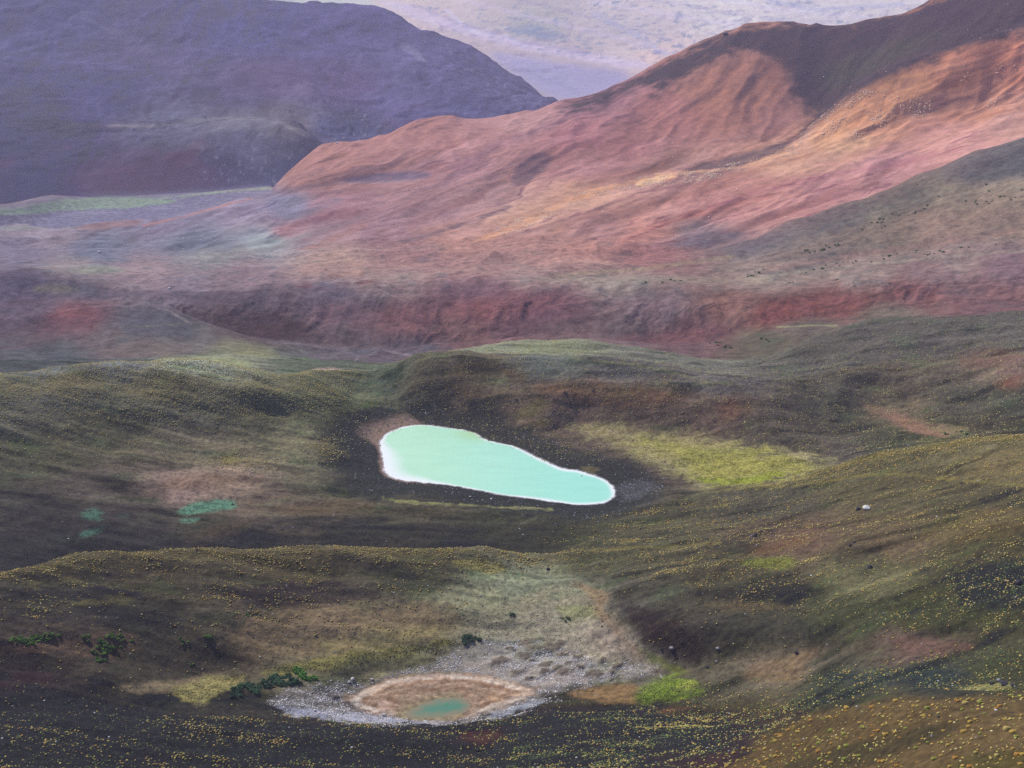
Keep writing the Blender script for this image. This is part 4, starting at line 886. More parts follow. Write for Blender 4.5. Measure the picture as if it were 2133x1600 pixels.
# what the eye can see of each column: running maximum of elevation angle
ang = ZZ / RR
vis = ang >= np.maximum.accumulate(ang, axis=0) - 2.5 / RR
INF = (U > -60) & (U < 2193) & (V > -40) & (V < 1660)
def scatter(dens, n):
    w_ = (dens * AREA * vis * INF).ravel()
    tot = w_.sum()
    if tot <= 0: return np.zeros((0, 3)), np.zeros(0), np.zeros(0, int)
    c = np.cumsum(w_); c /= c[-1]
    k_ = np.searchsorted(c, rng.random(n))
    r_, a_ = np.unravel_index(k_, X.shape)
    r_ = np.clip(r_, 0, NR - 2); a_ = np.clip(a_, 0, NA - 2)
    s, t = rng.random(n), rng.random(n)
    def bi(A):
        return (A[r_, a_] * (1 - s) * (1 - t) + A[r_, a_ + 1] * s * (1 - t) + A[r_ + 1, a_ + 1] * s * t + A[r_ + 1, a_] * (1 - s) * t)
    return np.stack([bi(X), bi(Y), bi(ZZ) + EYE], 1), k_, None
def ground_at(u, v, l0=0, l1=99):
    c_ = np.flatnonzero((LY >= l0) & (LY <= l1) & vis & (np.abs(U - u) < 30) & (np.abs(V - v) < 30))
    k_ = int(c_[np.argmin((U.ravel()[c_] - u) ** 2 + (V.ravel()[c_] - v) ** 2)])
    r_, a_ = np.unravel_index(k_, X.shape)
    return Vector((X[r_, a_], Y[r_, a_], ZZ[r_, a_] + EYE))
def inpoly(P, soft=6, sy=1.8):
    P = np.array(P, float)
    lo, hi = P.min(0) - soft * 3, P.max(0) + soft * 3
    m = (U > lo[0]) & (U < hi[0]) & (V > lo[1]) & (V < hi[1])
    out = np.zeros(U.shape)
    out[m] = 1 - sstep(-soft, soft, poly_sd(U[m], V[m] * sy, P * [1, sy]) + fine[m] * soft)
    return out

# ------------------------------------------------------------------ shape templates
def tuft_template(seed, n=9, rings=3):
    r_ = np.random.default_rng(seed)
    v = []
    for j in range(rings):
        f = j / rings
        rad = [0.42, 0.56, 0.40][j] if rings == 3 else [0.5, 0.4][j]
        z = [-0.10, 0.24, 0.46][j] if rings == 3 else [-0.08, 0.3][j]
        for i in range(n):
            a = 2 * math.pi * (i + 0.5 * (j % 2)) / n
            q = rad * (0.78 + 0.44 * r_.random())
            v.append((q * math.cos(a), q * math.sin(a), z + 0.10 * (r_.random() - .5) * (j > 0)))
    v.append((0.05 * r_.random(), 0.05 * r_.random(), 0.56 if rings == 3 else 0.46))
    f = []
    for j in range(rings - 1):
        for i in range(n):
            a, b = j * n + i, j * n + (i + 1) % n
            c, d = (j + 1) * n + i, (j + 1) * n + (i + 1) % n
            f += [(a, b, c), (b, d, c)]
    top = len(v) - 1
    j = rings - 1
    for i in range(n):
        f.append((j * n + i, j * n + (i + 1) % n, top))
    return np.array(v), np.array(f)
def stone_template(seed):
    bm = bmesh.new()
    bmesh.ops.create_icosphere(bm, subdivisions=1, radius=0.5)
    r_ = np.random.default_rng(seed)
    for v in bm.verts:
        v.co *= 0.72 + 0.5 * r_.random()
        v.co.z *= 0.72
    vs = np.array([v.co[:] for v in bm.verts]); fs = np.array([[q.index for q in f.verts] for f in bm.faces])
    bm.free()
    return vs, fs
def mass(name, pts, size, cols, templates, material, zscale=None, label=None, cat=None, group=None, smooth=True, jit=0.12):
    vs, fs, cs, base = [], [], [], 0
    n = len(pts)
    pick = rng.integers(0, len(templates), n)
    for ti, (tv, tf) in enumerate(templates):
        m = pick == ti
        k_ = int(m.sum())
        if not k_: continue
        a = rng.random(k_) * 6.283
        s = size[m]
        zs = s * (0.85 + 0.4 * rng.random(k_)) if zscale is None else s * zscale
        ca, sa = np.cos(a)[:, None], np.sin(a)[:, None]
        sx = (s * (0.85 + 0.3 * rng.random(k_)))[:, None]; sy = (s * (0.85 + 0.3 * rng.random(k_)))[:, None]
        x = tv[None, :, 0] * sx; y = tv[None, :, 1] * sy
        P = np.stack([x * ca - y * sa + pts[m, 0][:, None], x * sa + y * ca + pts[m, 1][:, None], tv[None, :, 2] * zs[:, None] + pts[m, 2][:, None]], -1)
        vs.append(P.reshape(-1, 3))
        fs.append((tf[None] + (np.arange(k_) * len(tv))[:, None, None] + base).reshape(-1, 3))
        c = np.repeat(cols[m][:, None, :], len(tv), 1) * (1 + jit * (rng.random((k_, len(tv), 1)) * 2 - 1))
        cs.append(c.reshape(-1, 3))
        base += k_ * len(tv)
    o = mesh_np(name, np.concatenate(vs), np.concatenate(fs), np.concatenate(cs), material, smooth)
    return tag(o, label, cat, group, 'stuff')

STRAW = np.array([[0.40, 0.31, 0.10], [0.40, 0.25, 0.07], [0.35, 0.30, 0.08], [0.44, 0.37, 0.17], [0.25, 0.26, 0.06]])
def straw(n, p):
    k_ = rng.choice(5, n, p=p)
    return STRAW[k_] * (0.80 + 0.5 * rng.random((n, 1)))

# ------------------------------------------------------------------ golden tussocks
tband = fbm(X / 40 + 0.7 * sw, Y / 8, 4, 121, 0.55)
tclump = fbm(X / 12, Y / 7, 3, 122)
clear = (1 - sstep(0.1, 0.5, inpoly(STONY))) * (1 - sstep(0.1, 0.5, inpoly(VAL))) * sstep(14, 30, lake_d) * sstep(4, 12, crater_d) * (1 - 0.9 * inpoly(MEADOW))
RIGHT = inpoly([(1290,1060),(1500,1025),(1716,985),(1880,945),(2133,915),(2250,915),(2250,1330),(1900,1320),(1600,1270),(1350,1200),(1020,1190),(1000,1130),(1150,1120)], 30) * (LY < 11.6)
LEFTR = inpoly([(-100,1215),(150,1170),(400,1155),(950,1150),(1060,1160),(1000,1240),(850,1330),(600,1330),(300,1290),(-100,1300)], 20) * (LY < 8.6)
FRONT = sstep(1480, 1500, V - 0.0 * U) * (LY < 3.6) * (U < 1650)
BOTR = inpoly([(1400,1430),(1700,1400),(2200,1330),(2200,1450),(1700,1480),(1450,1530),(1000,1530),(1000,1505),(1300,1480)], 14) * (LY > 2.6) * (LY < 6)
rest = (LY < 10.5) * 0.10
den = clear * (RIGHT * (0.55 + 1.3 * np.clip(tband + 0.1, 0, 1) * 2) + LEFTR * (0.16 + 1.5 * np.clip(tband, 0, 1) * 2 + 2.6 * sstep(7.4, 8.2, LY)) + FRONT * (0.16 + 1.7 * np.clip(tband, 0, 1) * 2) + BOTR * 0.8 + rest) * np.clip(0.55 + 1.5 * tclump, 0.04, 2.2) * (0.38 + 0.62 * sstep(-0.22, 0.22, tband))
KNOLL = (LY < 2.3) * inpoly([(1380,1640),(1500,1580),(1600,1530),(1720,1478),(1830,1460),(1960,1450),(2133,1450),(2300,1455),(2300,1660)], 14)
den = den * (1 - KNOLL) + 0.55 * KNOLL * np.clip(0.4 + 1.5 * tclump, 0, 2)
den *= 1 - lt * sstep(8.25, 8.5, LY)
den += clear * lt * 2.6 * np.exp(-((LY - 7.9) / 0.22) ** 2) * np.clip(0.5 + tclump, 0.1, 2) + clear * 1.8 * sstep(1480, 1700, U) * np.exp(-((LY - 10.85) / 0.22) ** 2)
den *= 0.35 + 0.65 * sstep(-0.2, 0.15, fbm(X / 6, Y / 6, 2, 123) + 0.2)
T_BIG = [tuft_template(i) for i in range(6)]
T_SML = [tuft_template(20 + i, 6, 2) for i in range(5)]
pts, kk, _ = scatter(den, 25000)
sz = 0.27 + 0.42 * rng.random(len(pts)) ** 2.2
mass('tussock_grass', pts, sz, straw(len(pts), [.36, .26, .22, .10, .06]), T_BIG[:4], M_tint,
     label='straw yellow grass tussocks dotted over the dark basin slopes', cat='grass')
# finer tufts of the same grass on the hills beside the lake
HILLL = (LY > 10.6) * (LY < 16.6) * (1 - sstep(660, 790, U + 60 * wu)) * sstep(20, 44, lake_d)
HILLM = (LY > 13.2) * (LY < 18.4) * sstep(660, 790, U + 60 * wu) * (1 - 0.75 * sstep(16.4, 17.2, LY) * sstep(1150, 1500, U))
d2 = HILLL * (0.12 + 1.0 * sstep(900, 820, V + 60 * wu) + 0.7 * np.clip(tclump, 0, 1)) * sstep(1010, 940, V + 30 * wv) + HILLM * (0.10 + 0.8 * np.clip(tclump + 0.1, 0, 1) ** 1.3)
d2 += inpoly([(440,960),(490,940),(570,955),(560,975),(470,980)], 26) * 1.3 * (LY < 16) + inpoly([(640,930),(700,915),(715,950),(680,965)], 26) * 1.4 * (LY < 15)
pts, kk, _ = scatter(d2 * (1 - inpoly(MEADOW)), 34000)
sz = 0.30 + 0.5 * rng.random(len(pts)) ** 1.7
mass('bunch_grass', pts, sz, straw(len(pts), [.28, .10, .26, .30, .06]) * 1.1, T_SML, M_tint,
     label='fine pale bunch grass speckling the rounded hills beside the lake', cat='grass')
# low green plants between the tussocks
d3 = clear * (LY < 9) * (0.15 + BOTR * 1.6 + inpoly([(1750,1180),(2000,1150),(2200,1150),(2200,1340),(1900,1310),(1700,1250)], 30) * 1.6 + FRONT * 0.7 + inpoly([(1050,1560),(1400,1530),(1300,1600),(1000,1640)], 12) * 2) * np.clip(0.4 + tclump, 0.05, 2) * (1 - KNOLL)
pts, kk, _ = scatter(d3, 10000)
sz = 0.25 + 0.4 * rng.random(len(pts))
gc = np.array([[0.10, 0.14, 0.04], [0.17, 0.20, 0.05], [0.08, 0.12, 0.06]])[rng.integers(0, 3, len(pts))]
mass('ground_plants', pts, sz, gc * (0.8 + 0.5 * rng.random((len(pts), 1))), T_SML, M_tint, zscale=0.7,
     label='low green cushion plants between the foreground tussocks', cat='plants')

# grass standing in the meadow and in the green patches, tinted like the sward it grows in
BRIGHTP = [([(1540,1172),(1580,1160),(1640,1158),(1660,1172),(1640,1186),(1560,1182)], 2.0), ([(1320,1448),(1350,1425),(1400,1408),(1440,1412),(1452,1425),(1430,1445),(1380,1462),(1335,1468)], 1.4),
           ([(375,1065),(395,1050),(440,1042),(488,1040),(495,1052),(470,1062),(420,1066),(390,1072)], .7), ([(372,1082),(400,1076),(422,1080),(405,1090),(380,1089)], .7), ([(165,1075),(185,1060),(210,1062),(215,1085),(190,1085)], .6), ([(165,1115),(190,1102),(222,1092),(215,1104),(185,1116)], .6),
           ([(935,1165),(975,1162),(1030,1170),(1062,1186),(1030,1196),(985,1188),(945,1178)], 2.5), ([(550,1395),(640,1375),(760,1362),(870,1345),(940,1330),(950,1340),(880,1365),(760,1385),(640,1402),(560,1408)], 1.2), ([(350,1440),(390,1420),(450,1408),(520,1405),(500,1425),(470,1440),(435,1455),(432,1472),(400,1470),(380,1455)], 1.2), (VAL, 0.35)]
dg = inpoly(MEADOW, 14) * 1.3 * (LY > 10.8) * (LY < 15.6) * np.clip(0.5 + 1.5 * spot, 0.1, 1.6)
for P_, a_ in BRIGHTP:
    dg = dg + inpoly(P_, 12) * a_ * (LY < 12.6) * (LY > 2.5) * np.clip(0.6 + 1.2 * spot, 0.1, 1.6)
pts, kk, _ = scatter(dg, 16000)
sz = 0.22 + 0.40 * rng.random(len(pts)) ** 1.8
gcol = np.clip(ALBF[kk] * (0.65 + 0.75 * rng.random((len(pts), 1))) * np.array([[1.0, 1.0, 0.95]]), .01, .6)
mass('meadow_grass', pts, sz, gcol, T_SML, M_tint, zscale=0.9, label='short green and yellow grass of the damp meadow and the small green patches', cat='grass')

# ------------------------------------------------------------------ stones
ST = [stone_template(i) for i in range(6)]
hole = 1 - sstep(0.15, 0.45, hum)
d4 = inpoly(STONY, 20) * (1 - sstep(0.0, 0.5, 1 - sstep(-0.5, 1.0, crater_d))) * hole * (LY < 7) * np.clip(0.5 + 1.6 * fbm(X / 6, Y / 4, 3, 131), 0.08, 2) * (1 - 0.75 * inpoly([(960,1345),(1060,1345),(1040,1395),(960,1385)], 10))
pts, kk, _ = scatter(d4, 15000)
sz = 0.13 + 0.5 * rng.random(len(pts)) ** 3
g = 0.26 + 0.46 * rng.random((len(pts), 1))
warm = np.where(rng.random((len(pts), 1)) < .5, 1, 0) * np.array([[0.06, 0.0, -0.05]]) + np.array([[0.0, 0.0, 0.015]])
mass('gravel', pts, sz, np.clip(g + warm * g * 2, .05, .75), ST, M_stone, label='pale rubble spread round the rusty crater pool', cat='gravel', smooth=False)
d5 = (sstep(1.5, 4, lake_d) * (1 - sstep(20, 32, lake_d)) * (LY < 16) * (0.4 + np.clip(fbm(X / 8, Y / 8, 3, 132), 0, 1) * 3)) + inpoly([(1280,1010),(1340,1000),(1380,1015),(1330,1042),(1285,1045)], 8) * 3 * (LY < 14) * sstep(1, 3, lake_d)
pts, kk, _ = scatter(d5, 4500)
sz = 0.22 + 0.7 * rng.random(len(pts)) ** 3
g = np.where(rng.random((len(pts), 1)) < .3, 0.3, 0.075) * (0.6 + 0.8 * rng.random((len(pts), 1)))
mass('shingle', pts, sz, g * np.array([[0.95, 1.0, 1.08]]), ST, M_stone, label='dark shingle strewn on the beach round the turquoise lake', cat='shingle', smooth=False)
d6 = near * (LY < 18) * (lake_d > 3) * (crater_d > 2) * (1 - inpoly(MEADOW)) * 1.0
pts, kk, _ = scatter(d6, 6000)
sz = 0.2 + 0.75 * rng.random(len(pts)) ** 4
g = np.where(rng.random((len(pts), 1)) < .22, 0.36, 0.05) * (0.6 + 0.8 * rng.random((len(pts), 1)))
mass('scattered_stones', pts, sz, g * np.ones((1, 3)), ST, M_stone, label='small loose stones scattered over the dark basin floor', cat='stones', smooth=False)
# bright blocks weathering out of the orange slope
d7 = ((LY > 27.5) * (LY < 32.5)) * (inpoly([(1640,320),(1700,255),(1790,190),(1900,190),(1950,230),(1800,280),(1700,300)], 14) * 2 + inpoly([(2020,180),(2100,130),(2150,160),(2133,210),(2060,240)], 14) + inpoly([(1960,150),(2010,135),(2015,170),(1970,175)], 8) + inpoly([(1310,392),(1400,360),(1480,350),(1640,312),(1660,320),(1500,370),(1400,385)], 6) * 2.5 + inpoly([(700,560),(860,535),(1000,490),(1200,400),(1380,360),(1400,375),(1200,430),(1000,520),(860,552)], 10) * 1.2 + 0.03)
pts, kk, _ = scatter(d7 * np.clip(0.2 + 2.5 * fbm(X / 30, Y / 30, 3, 133), 0, 2), 6500)
sz = 0.7 + 2.2 * rng.random(len(pts)) ** 3
g = np.array([[0.80, 0.58, 0.40]]) * (0.8 + 0.3 * rng.random((len(pts), 1)))
mass('pale_rubble', pts, sz, g, ST, M_stone, label='pale blocks weathering out of the orange hillside', cat='rubble', smooth=False)

# ------------------------------------------------------------------ single tussocks on the near knoll
tmesh = []
hue = [('golden', (0.40, 0.27, 0.06)), ('golden', (0.37, 0.25, 0.06)), ('orange', (0.38, 0.20, 0.045)), ('greenish', (0.25, 0.26, 0.05)), ('straw', (0.43, 0.33, 0.11)), ('golden', (0.40, 0.28, 0.065))]
def blade_tuft(seed, col):
    """a dense tussock: rounded body with a fringe of drooping blades"""
    r_ = np.random.default_rng(seed)
    tv, tf = tuft_template(seed + 50, 12, 3)
    v, f, c = [tuple(p) for p in tv], [tuple(q) for q in tf], [np.array(col) * (0.75 + 0.3 * r_.random()) for _ in tv]
    for i in range(170):
        a = r_.random() * 6.283
        el = r_.random() ** 0.7
        r0 = 0.18 + 0.25 * (1 - el); z0 = 0.12 + 0.30 * el
        r1 = r0 + 0.16 + 0.22 * (1 - el) * r_.random() + 0.04; z1 = z0 + 0.22 * el - 0.10 * (1 - el) + 0.06 * r_.random()
        wd = 0.03 + 0.02 * r_.random()
        tx, ty = -math.sin(a) * wd, math.cos(a) * wd
        b = len(v)
        v += [(r0 * math.cos(a) + tx, r0 * math.sin(a) + ty, z0), (r0 * math.cos(a) - tx, r0 * math.sin(a) - ty, z0), (r1 * math.cos(a), r1 * math.sin(a), z1)]
        f.append((b, b + 1, b + 2))
        s = 0.8 + 0.5 * r_.random()
        c += [np.array(col) * s] * 3
    return mesh_np('tussock', v, f, np.array(c), M_tint, True, link=False)
for i, (nm, c) in enumerate(hue):
    tmesh += [(nm, blade_tuft(i * 3 + j, c)) for j in range(2)]
kd = KNOLL * np.clip(0.55 + 1.4 * fbm(X / 7, Y / 7, 3, 141), 0.05, 2)
pts, kk, _ = scatter(kd, 900)
keep = []
for i, p in enumerate(pts):
    if all((p[0] - pts[j][0]) ** 2 + (p[1] - pts[j][1]) ** 2 > 0.8 for j in keep):
        keep.append(i)
    if len(keep) >= 300: break
LAB = {'golden': 'golden round grass tussock on the warm brown knoll in the lower right corner',
       'orange': 'rusty orange grass tussock on the warm brown knoll in the lower right corner',
       'greenish': 'olive green grass tussock on the warm brown knoll in the lower right corner',
       'straw': 'pale straw grass tussock on the warm brown knoll in the lower right corner'}
for n_, i in enumerate(keep):
    nm, me = tmesh[random.randrange(len(tmesh))]
    o = bpy.data.objects.new('tussock', me)
    COL.objects.link(o)
    o.location = Vector(pts[i]) - Vector((0, 0, 0.05))
    s = 0.5 + 0.7 * random.random() ** 1.7
    o.scale = (s, s, s * random.uniform(0.85, 1.15))
    o.rotation_euler = (0, 0, random.random() * 6.283)
    tag(o, LAB[nm], 'tussock', nm + ' tussocks on the near knoll')

# ------------------------------------------------------------------ shrubs: one low bush each, many small leaf faces over a woody stem
def leaf_blob(seed, n, col, spread=0.5, h=0.55):
    r_ = np.random.default_rng(seed)
    v, f, c = [], [], []
    lobes = [(r_.normal(0, spread * .45), r_.normal(0, spread * .45), 0.18 + 0.3 * h * r_.random(), 0.22 + 0.16 * r_.random()) for _ in range(6)]
    for i in range(n):
        lx, ly, lz, lr = lobes[r_.integers(0, 6)]
        d = r_.normal(size=3); d /= np.linalg.norm(d)
        p = np.array([lx, ly, lz]) + d * lr * r_.random() ** 0.35 * np.array([1, 1, .8])
        p[2] = max(p[2], 0.02)
        t = r_.normal(size=3); t /= np.linalg.norm(t)
        q = np.cross(d, t); q /= (np.linalg.norm(q) + 1e-9)
        s = 0.05 + 0.05 * r_.random()
        b = len(v)
        v += [p + t * s, p + q * s, p - t * s, p - q * s]
        f.append((b, b + 1, b + 2, b + 3))
        k_ = 0.65 + 0.7 * r_.random()
        c += [np.array(col) * k_] * 4
    return v, f, np.array(c)
def stem_mesh():
    bm = bmesh.new()
    for (dx, dy) in ((.2, .1), (-.18, .12), (.02, -.2)):
        ret = bmesh.ops.create_cone(bm, cap_ends=True, segments=6, radius1=0.035, radius2=0.012, depth=0.4)
        for v in ret['verts']:
            k_ = (v.co.z + 0.2) / 0.4
            v.co.x += dx * k_; v.co.y += dy * k_; v.co.z += 0.15
    me = bpy.data.meshes.new('stem'); bm.to_mesh(me); bm.free()
    m, t, b = mat('bark'); b.inputs['Base Color'].default_value = (0.07, 0.05, 0.035, 1)
    me.materials.append(m)
    return me
STEM = stem_mesh()
FOL = {k_: [mesh_np('foliage', *leaf_blob(200 + i + j * 10, 420, c), M_tint, False, link=False) for i in range(3)]
       for j, (k_, c) in enumerate({'green': (0.11, 0.20, 0.035), 'dark': (0.05, 0.11, 0.05), 'bright': (0.11, 0.25, 0.04), 'grey': (0.10, 0.14, 0.07)}.items())}
def bush(p, s, kind, label, group, parts=True):
    if parts:
        e = bpy.data.objects.new('shrub', None)
        COL.objects.link(e)
        e.location = p; e.rotation_euler = (0, 0, random.random() * 6.283); e.scale = (s, s * random.uniform(.7, 1.2), s * random.uniform(.5, .95))
        for nm, me in (('foliage', random.choice(FOL[kind])), ('stem', STEM)):
            c = bpy.data.objects.new(nm, me); COL.objects.link(c); c.parent = e
        e.empty_display_size = 0.2
    else:
        e = bpy.data.objects.new('shrub', random.choice(FOL[kind]))
        COL.objects.link(e)
        e.location = p; e.rotation_euler = (0, 0, random.random() * 6.283); e.scale = (s, s, s * random.uniform(.6, .9))
    return tag(e, label, 'shrub', group)
def bush_patch(poly, n, s0, s1, kind, label, group, l0, l1, parts=True):
    m = inpoly(poly, 2) * (LY >= l0) * (LY <= l1)
    pts, _, _ = scatter(m, n)
    for p in pts:
        bush(Vector(p), random.uniform(s0, s1), kind, label, group, parts)
bush_patch([(8,1338),(30,1328),(60,1326),(90,1325),(132,1322),(128,1330),(90,1340),(60,1344),(35,1348)], 38, 1.1, 2.2, 'green', 'low green shrub in the long patch at the far left of the brown slope', 'shrubs in the far left patch', 4, 7.5)
bush_patch([(173,1326),(186,1324),(184,1343),(176,1342)], 7, 1.4, 2.2, 'green', 'low green shrub in the short column between the two shrub patches', 'shrubs in the short column', 4, 7.5)
for P_, n_ in (([(220,1328),(245,1318),(262,1330),(278,1335),(262,1342),(250,1336),(232,1332)], 14), ([(192,1346),(215,1344),(240,1346),(252,1350),(230,1362),(196,1364)], 16), ([(198,1372),(216,1370),(218,1378),(200,1382)], 6), ([(204,1338),(222,1334),(218,1344)], 4)):
    bush_patch(P_, int(n_ * 1.1), 1.2, 2.2, 'green', 'low green shrub in the ring shaped patch on the brown slope', 'shrubs in the ring shaped patch', 4, 7.5)
bush_patch([(427,1327),(438,1324),(448,1328),(436,1332)], 4, 1.5, 2.2, 'green', 'low green shrub in the small lone clump on the bare slope', 'shrubs in the lone clump', 4, 7.5)
bush_patch([(504,1278),(520,1280),(526,1285),(510,1284)], 3, 1.0, 1.6, 'green', 'low green shrub high on the bare slope above the lone clump', 'shrubs above the lone clump', 4, 8)
bush_patch([(362,1330),(390,1328),(394,1346),(380,1350)], 5, 0.9, 1.5, 'green', 'small green shrub between the ring shaped patch and the lone clump', 'shrubs left of the lone clump', 4, 8)
bush_patch([(392,1384),(402,1384),(398,1390)], 2, 1.0, 1.5, 'green', 'small green shrub below the lone clump', 'shrubs below the lone clump', 4, 8)
bush_patch([(480,1432),(520,1425),(560,1412),(600,1406),(650,1412),(664,1420),(620,1428),(560,1436),(520,1452),(484,1458)], 50, 1.4, 2.9, 'dark', 'dark green shrub in the dense thicket left of the rusty pool', 'shrubs in the thicket left of the pool', 3.2, 6.5)
bush_patch([(602,1396),(620,1396),(645,1408),(664,1418),(630,1416)], 16, 1.3, 2.6, 'bright', 'bright green shrub on the upper edge of the thicket', 'bright shrubs on the thicket edge', 3.2, 6.5)
bush_patch([(962,1330),(978,1322),(985,1336),(968,1346)], 7, 1.5, 2.6, 'dark', 'dark green shrub at the head of the rubble behind the pool', 'shrubs at the head of the rubble', 4, 7.5)
bush_patch([(988,1328),(1002,1324),(1003,1338),(990,1342)], 4, 1.0, 1.8, 'dark', 'smaller dark shrub right of the shrubs heading the rubble', 'small shrubs at the head of the rubble', 4, 7.5)
bush_patch([(1060,1282),(1075,1280),(1070,1286)], 3, 1.0, 1.6, 'dark', 'small dark shrub on the pale flat above the hummocks', 'shrubs above the hummocks', 4, 8)
bush_patch([(1170,1288),(1195,1284),(1190,1296),(1168,1300)], 6, 0.9, 1.5, 'grey', 'grey green shrub on the yellow patch of the pale flat', 'shrubs on the yellow patch', 4, 8)
for P_, n_, lb, gp in (([(1475,715),(1500,712),(1530,726),(1505,730)], 9, 'green shrub in the little gully at the foot of the red scarp', 'shrubs in the gully below the scarp'),
                   ([(1580,705),(1600,702),(1602,712),(1582,714)], 3, 'green shrub a step right of the gully below the scarp', 'shrubs right of the gully'),
                   ([(1545,578),(1590,560),(1582,572),(1560,580)], 9, 'green shrub in the cluster at the middle of the pale terrace', 'shrubs in the middle of the terrace'),
                   ([(1400,582),(1430,580),(1420,590),(1300,592)], 6, 'green shrub near the left lip of the pale terrace', 'shrubs at the left of the terrace'),
                   ([(1660,525),(1740,508),(1750,516),(1680,530)], 14, 'green shrub in the row below the dark grassy slope', 'shrubs below the grassy slope'),
                   ([(1640,560),(1800,540),(1960,515),(2133,500),(2133,512),(1960,530),(1800,552),(1660,572)], 28, 'green shrub in the long row across the pale terrace', 'shrubs in the long terrace row'),
                   ([(1780,480),(1850,440),(1960,410),(2050,385),(2060,400),(1960,430),(1860,465),(1800,490)], 24, 'dark dot of a shrub on the upper grassy slope', 'shrubs on the upper grassy slope'),
                   ([(1600,590),(1760,578),(1800,580),(1640,598)], 10, 'green shrub close above the edge of the red scarp', 'shrubs above the scarp edge'),
                   ([(2010,420),(2133,395),(2133,415),(2040,430)], 14, 'green shrub at the right end of the upper grassy slope', 'shrubs at the right end of the slope')):
    bush_patch(P_, n_, 1.5, 3.0, 'green', lb, gp, 17, 27.4, False)
bush_patch([(1960,905),(2000,898),(2020,906),(1980,910)], 5, 1.2, 2.2, 'green', 'green shrub beside the pink sand in the hollow behind the ridge', 'shrubs in the hollow', 12, 16)

# ------------------------------------------------------------------ boulders that can be told apart
def boulder_mesh(seed, col, veins):
    bm = bmesh.new()
    bmesh.ops.create_icosphere(bm, subdivisions=3, radius=0.5)
    r_ = np.random.default_rng(seed)
    axes = r_.normal(size=(9, 3)); axes /= np.linalg.norm(axes, axis=1)[:, None]
    offs = 0.30 + 0.16 * r_.random(9)
    for v in bm.verts:
        p = np.array(v.co)
        for a, o_ in zip(axes, offs):
            d = p @ a
            if d > o_: p -= a * (d - o_) * 0.9
        p *= 1 + 0.05 * (r_.random() - .5)
        p[2] *= 0.75
        v.co = p
    me = bpy.data.meshes.new('boulder'); bm.to_mesh(me)
    cols = np.array([np.array(col) * (0.8 + 0.4 * r_.random()) for _ in bm.verts]); bm.free()
    add_color(me, cols); me.materials.append(M_stone)
    return me
BW = [boulder_mesh(i, (0.55, 0.53, 0.50), 0) for i in range(3)]
BD = [boulder_mesh(10 + i, (0.045, 0.045, 0.05), 0) for i in range(3)]
BG = [boulder_mesh(20 + i, (0.22, 0.22, 0.23), 0) for i in range(3)]
def boulder(u, v, s, ms, label, l0=0, l1=99, zs=1.0):
    p = ground_at(u, v, l0, l1)
    o = bpy.data.objects.new('boulder', random.choice(ms))
    COL.objects.link(o)
    o.location = p + Vector((0, 0, s * 0.16))
    o.scale = (s, s * random.uniform(.75, 1), s * zs * random.uniform(.75, 1))
    o.rotation_euler = (0, 0, random.random() * 6.283)
    return tag(o, label, 'boulder')
boulder(1805, 1060, 4.0, BW, 'large pale boulder alone on the right hand tussock slope', 7, 11.5, .7)
boulder(1787, 1063, 2.6, BD, 'dark boulder touching the large pale boulder on its left', 7, 11.5)
boulder(799, 1491, 1.9, BW, 'rounded white boulder on the front lip of the rusty crater', 2.6, 5)
boulder(735, 1417, 1.7, BW, 'larger white boulder at the upper left rim of the crater', 3.5, 6.5)
boulder(729, 1421, 1.3, BW, 'white boulder just below the larger one at the crater rim', 3.5, 6.5)
boulder(775, 1416, 1.3, BW, 'white boulder right of the pair at the upper crater rim', 3.5, 6.5)
boulder(655, 1481, 1.3, BW, 'white boulder in the rubble left of the crater', 2.6, 5.5)
boulder(733, 1558, 0.9, BW, 'small white boulder on the dark slope in front of the crater', 0.5, 2.8)
boulder(820, 1560, 1.0, BD, 'small black boulder on the dark slope in front of the crater', 0.5, 2.8)
boulder(995, 1564, 1.5, BD, 'flat black boulder on the reddish slope in front of the pool', 0.5, 2.8)
boulder(962, 1557, 1.0, BD, 'smaller black boulder left of the flat black one', 0.5, 2.8)
boulder(1398, 1352, 2.2, BG, 'grey boulder with pale top at the foot of the dark slope', 4, 8)
boulder(1378, 1354, 1.5, BD, 'black boulder left of the grey boulder under the dark slope', 4, 8)
boulder(1420, 1339, 1.2, BD, 'black boulder above the grey boulder under the dark slope', 4, 8)
boulder(1495, 1352, 1.8, BG, 'bluish grey boulder further right along the dark slope foot', 4, 8)
boulder(1473, 1390, 1.5, BD, 'black boulder above the bright green patch', 4, 8)
boulder(1493, 1379, 1.3, BG, 'light grey boulder right of the black one above the green patch', 4, 8)
boulder(1660, 1360, 1.7, BD, 'dark boulder at the top of the pale sandy tongue', 4, 8)
boulder(1575, 1116, 2.2, BD, 'broad black boulder on the slope below the pale boulder', 7, 11)
boulder(1567, 1118, 1.5, BG, 'grey boulder beside the broad black boulder', 7, 11)
boulder(1812, 1183, 2.4, BD, 'low black outcrop boulder on the right slope', 5.5, 9)
boulder(1771, 1136, 1.8, BD, 'black boulder on the ridge left of the low outcrop', 6, 10)
boulder(1780, 1130, 1.4, BD, 'smaller black boulder by the one on the ridge', 6, 10)
boulder(2122, 1215, 2.4, BD, 'black boulder high at the right edge of the slope', 5, 9)
boulder(2098, 1198, 1.5, BD, 'black boulder left of the one at the right edge', 5, 9)
boulder(2090, 1425, 2.6, BD, 'long dark boulder behind the brown knoll', 2.7, 6, .6)
boulder(2080, 1419, 1.5, BG, 'grey boulder leaning on the long dark boulder', 2.7, 6)
boulder(2066, 1424, 1.6, BD, 'black boulder left of the long dark boulder', 2.7, 6, .6)
boulder(2110, 1428, 1.6, BD, 'black boulder right of the long dark boulder', 2.7, 6, .6)
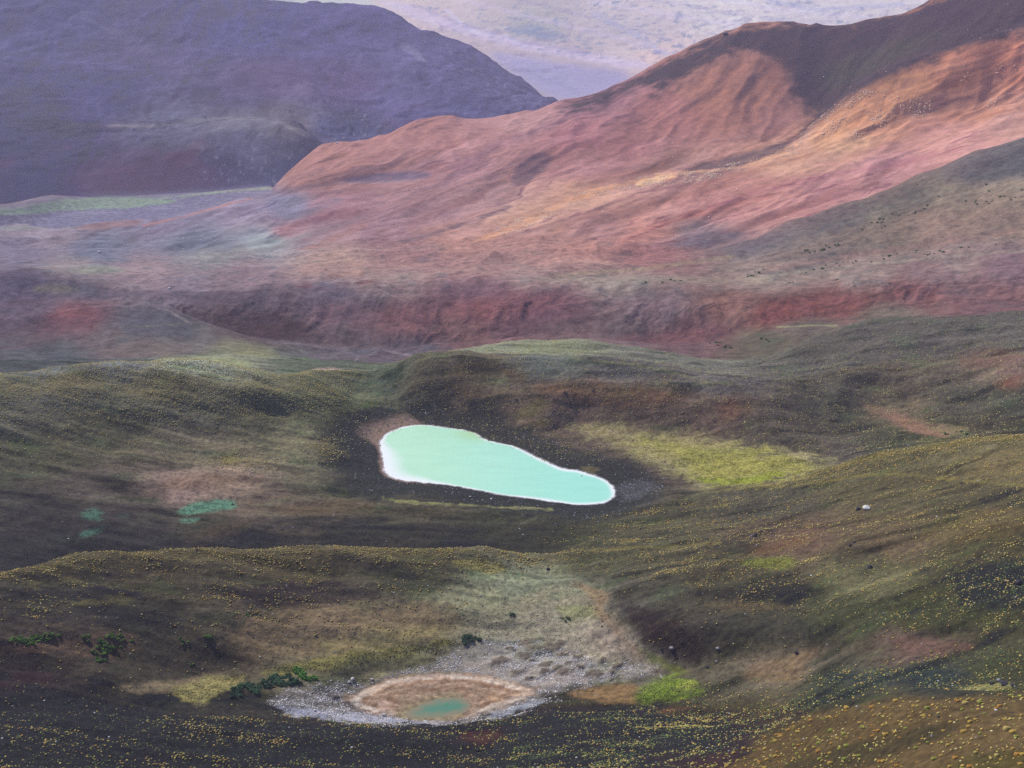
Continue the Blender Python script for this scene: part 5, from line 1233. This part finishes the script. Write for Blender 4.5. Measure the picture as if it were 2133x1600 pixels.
boulder(1954, 1494, 0.8, BD, 'black boulder among the tussocks of the knoll', 0, 2.3)
boulder(1942, 1535, 0.7, BG, 'small grey boulder in the dark lobe of the knoll', 0, 2.3)
boulder(1987, 1520, 0.5, BD, 'tiny black boulder right of the dark lobe on the knoll', 0, 2.3)
boulder(1075, 832, 1.9, BD, 'black boulder on the reddish bank above the far lake shore', 13, 16.4)
boulder(1234, 814, 1.7, BD, 'black boulder on the reddish brow behind the meadow', 13, 16.4)
boulder(1176, 818, 1.9, BD, 'black boulder left along the brow behind the meadow', 13, 16.4)
boulder(1191, 849, 1.5, BD, 'black boulder on the slope below the reddish brow', 13, 16.4)
boulder(1212, 993, 1.4, BW, 'white boulder on the beach at the narrow end of the lake', 10, 14)
boulder(1023, 1040, 1.4, BW, 'white boulder on the near beach of the lake', 10, 13)
boulder(980, 1035, 1.1, BW, 'smaller white boulder left on the near beach of the lake', 10, 13)
boulder(484, 1052, 1.3, BD, 'black boulder on the edge of the larger teal patch', 8.5, 12.5)
boulder(410, 1146, 1.4, BD, 'black boulder on the crest below the teal patches', 7, 9)
boulder(1142, 1186, 1.7, BD, 'black boulder on the flat above the pale hollow', 5, 9)
boulder(354, 602, 4.5, BW, 'white block standing on the terrace beyond the peaked hill', 22, 27)
boulder(208, 527, 5.0, BW, 'white block on the blue grey slope above the terrace', 25, 29)
boulder(702, 300, 6.0, BW, 'pale rock cap on the tip of the red spur', 31, 34)
boulder(1511, 74, 13.0, BD, 'dark rock knob on the shoulder of the dark hill', 31, 34, .8)

# ------------------------------------------------------------------ the air
bm = bmesh.new()
bmesh.ops.create_cube(bm, size=1)
zlo, zhi = VERT[:, 2].min() - 1.5, VERT[:, 2].max() + 12
rx = np.abs(VERT[:, 0]).max() + 50
y0, y1 = -60.0, VERT[:, 1].max() + 50
for v in bm.verts:
    v.co = ((v.co.x) * 2 * rx, y0 + (v.co.y + .5) * (y1 - y0), zlo + (v.co.z + .5) * (zhi - zlo))
me = bpy.data.meshes.new('haze'); bm.to_mesh(me); bm.free()
hz = bpy.data.objects.new('haze', me)
COL.objects.link(hz)
m = bpy.data.materials.new('haze'); m.use_nodes = True
t = m.node_tree; t.nodes.clear()
out = t.nodes.new('ShaderNodeOutputMaterial'); pv = t.nodes.new('ShaderNodeVolumePrincipled')
pv.inputs['Density'].default_value = HAZE_D
pv.inputs['Color'].default_value = (*HAZE_COL, 1)
pv.inputs['Anisotropy'].default_value = 0.0
t.links.new(pv.outputs[0], out.inputs['Volume'])
me.materials.append(m)
tag(hz, 'thin blue violet haze over the whole valley', 'haze', None, 'stuff')
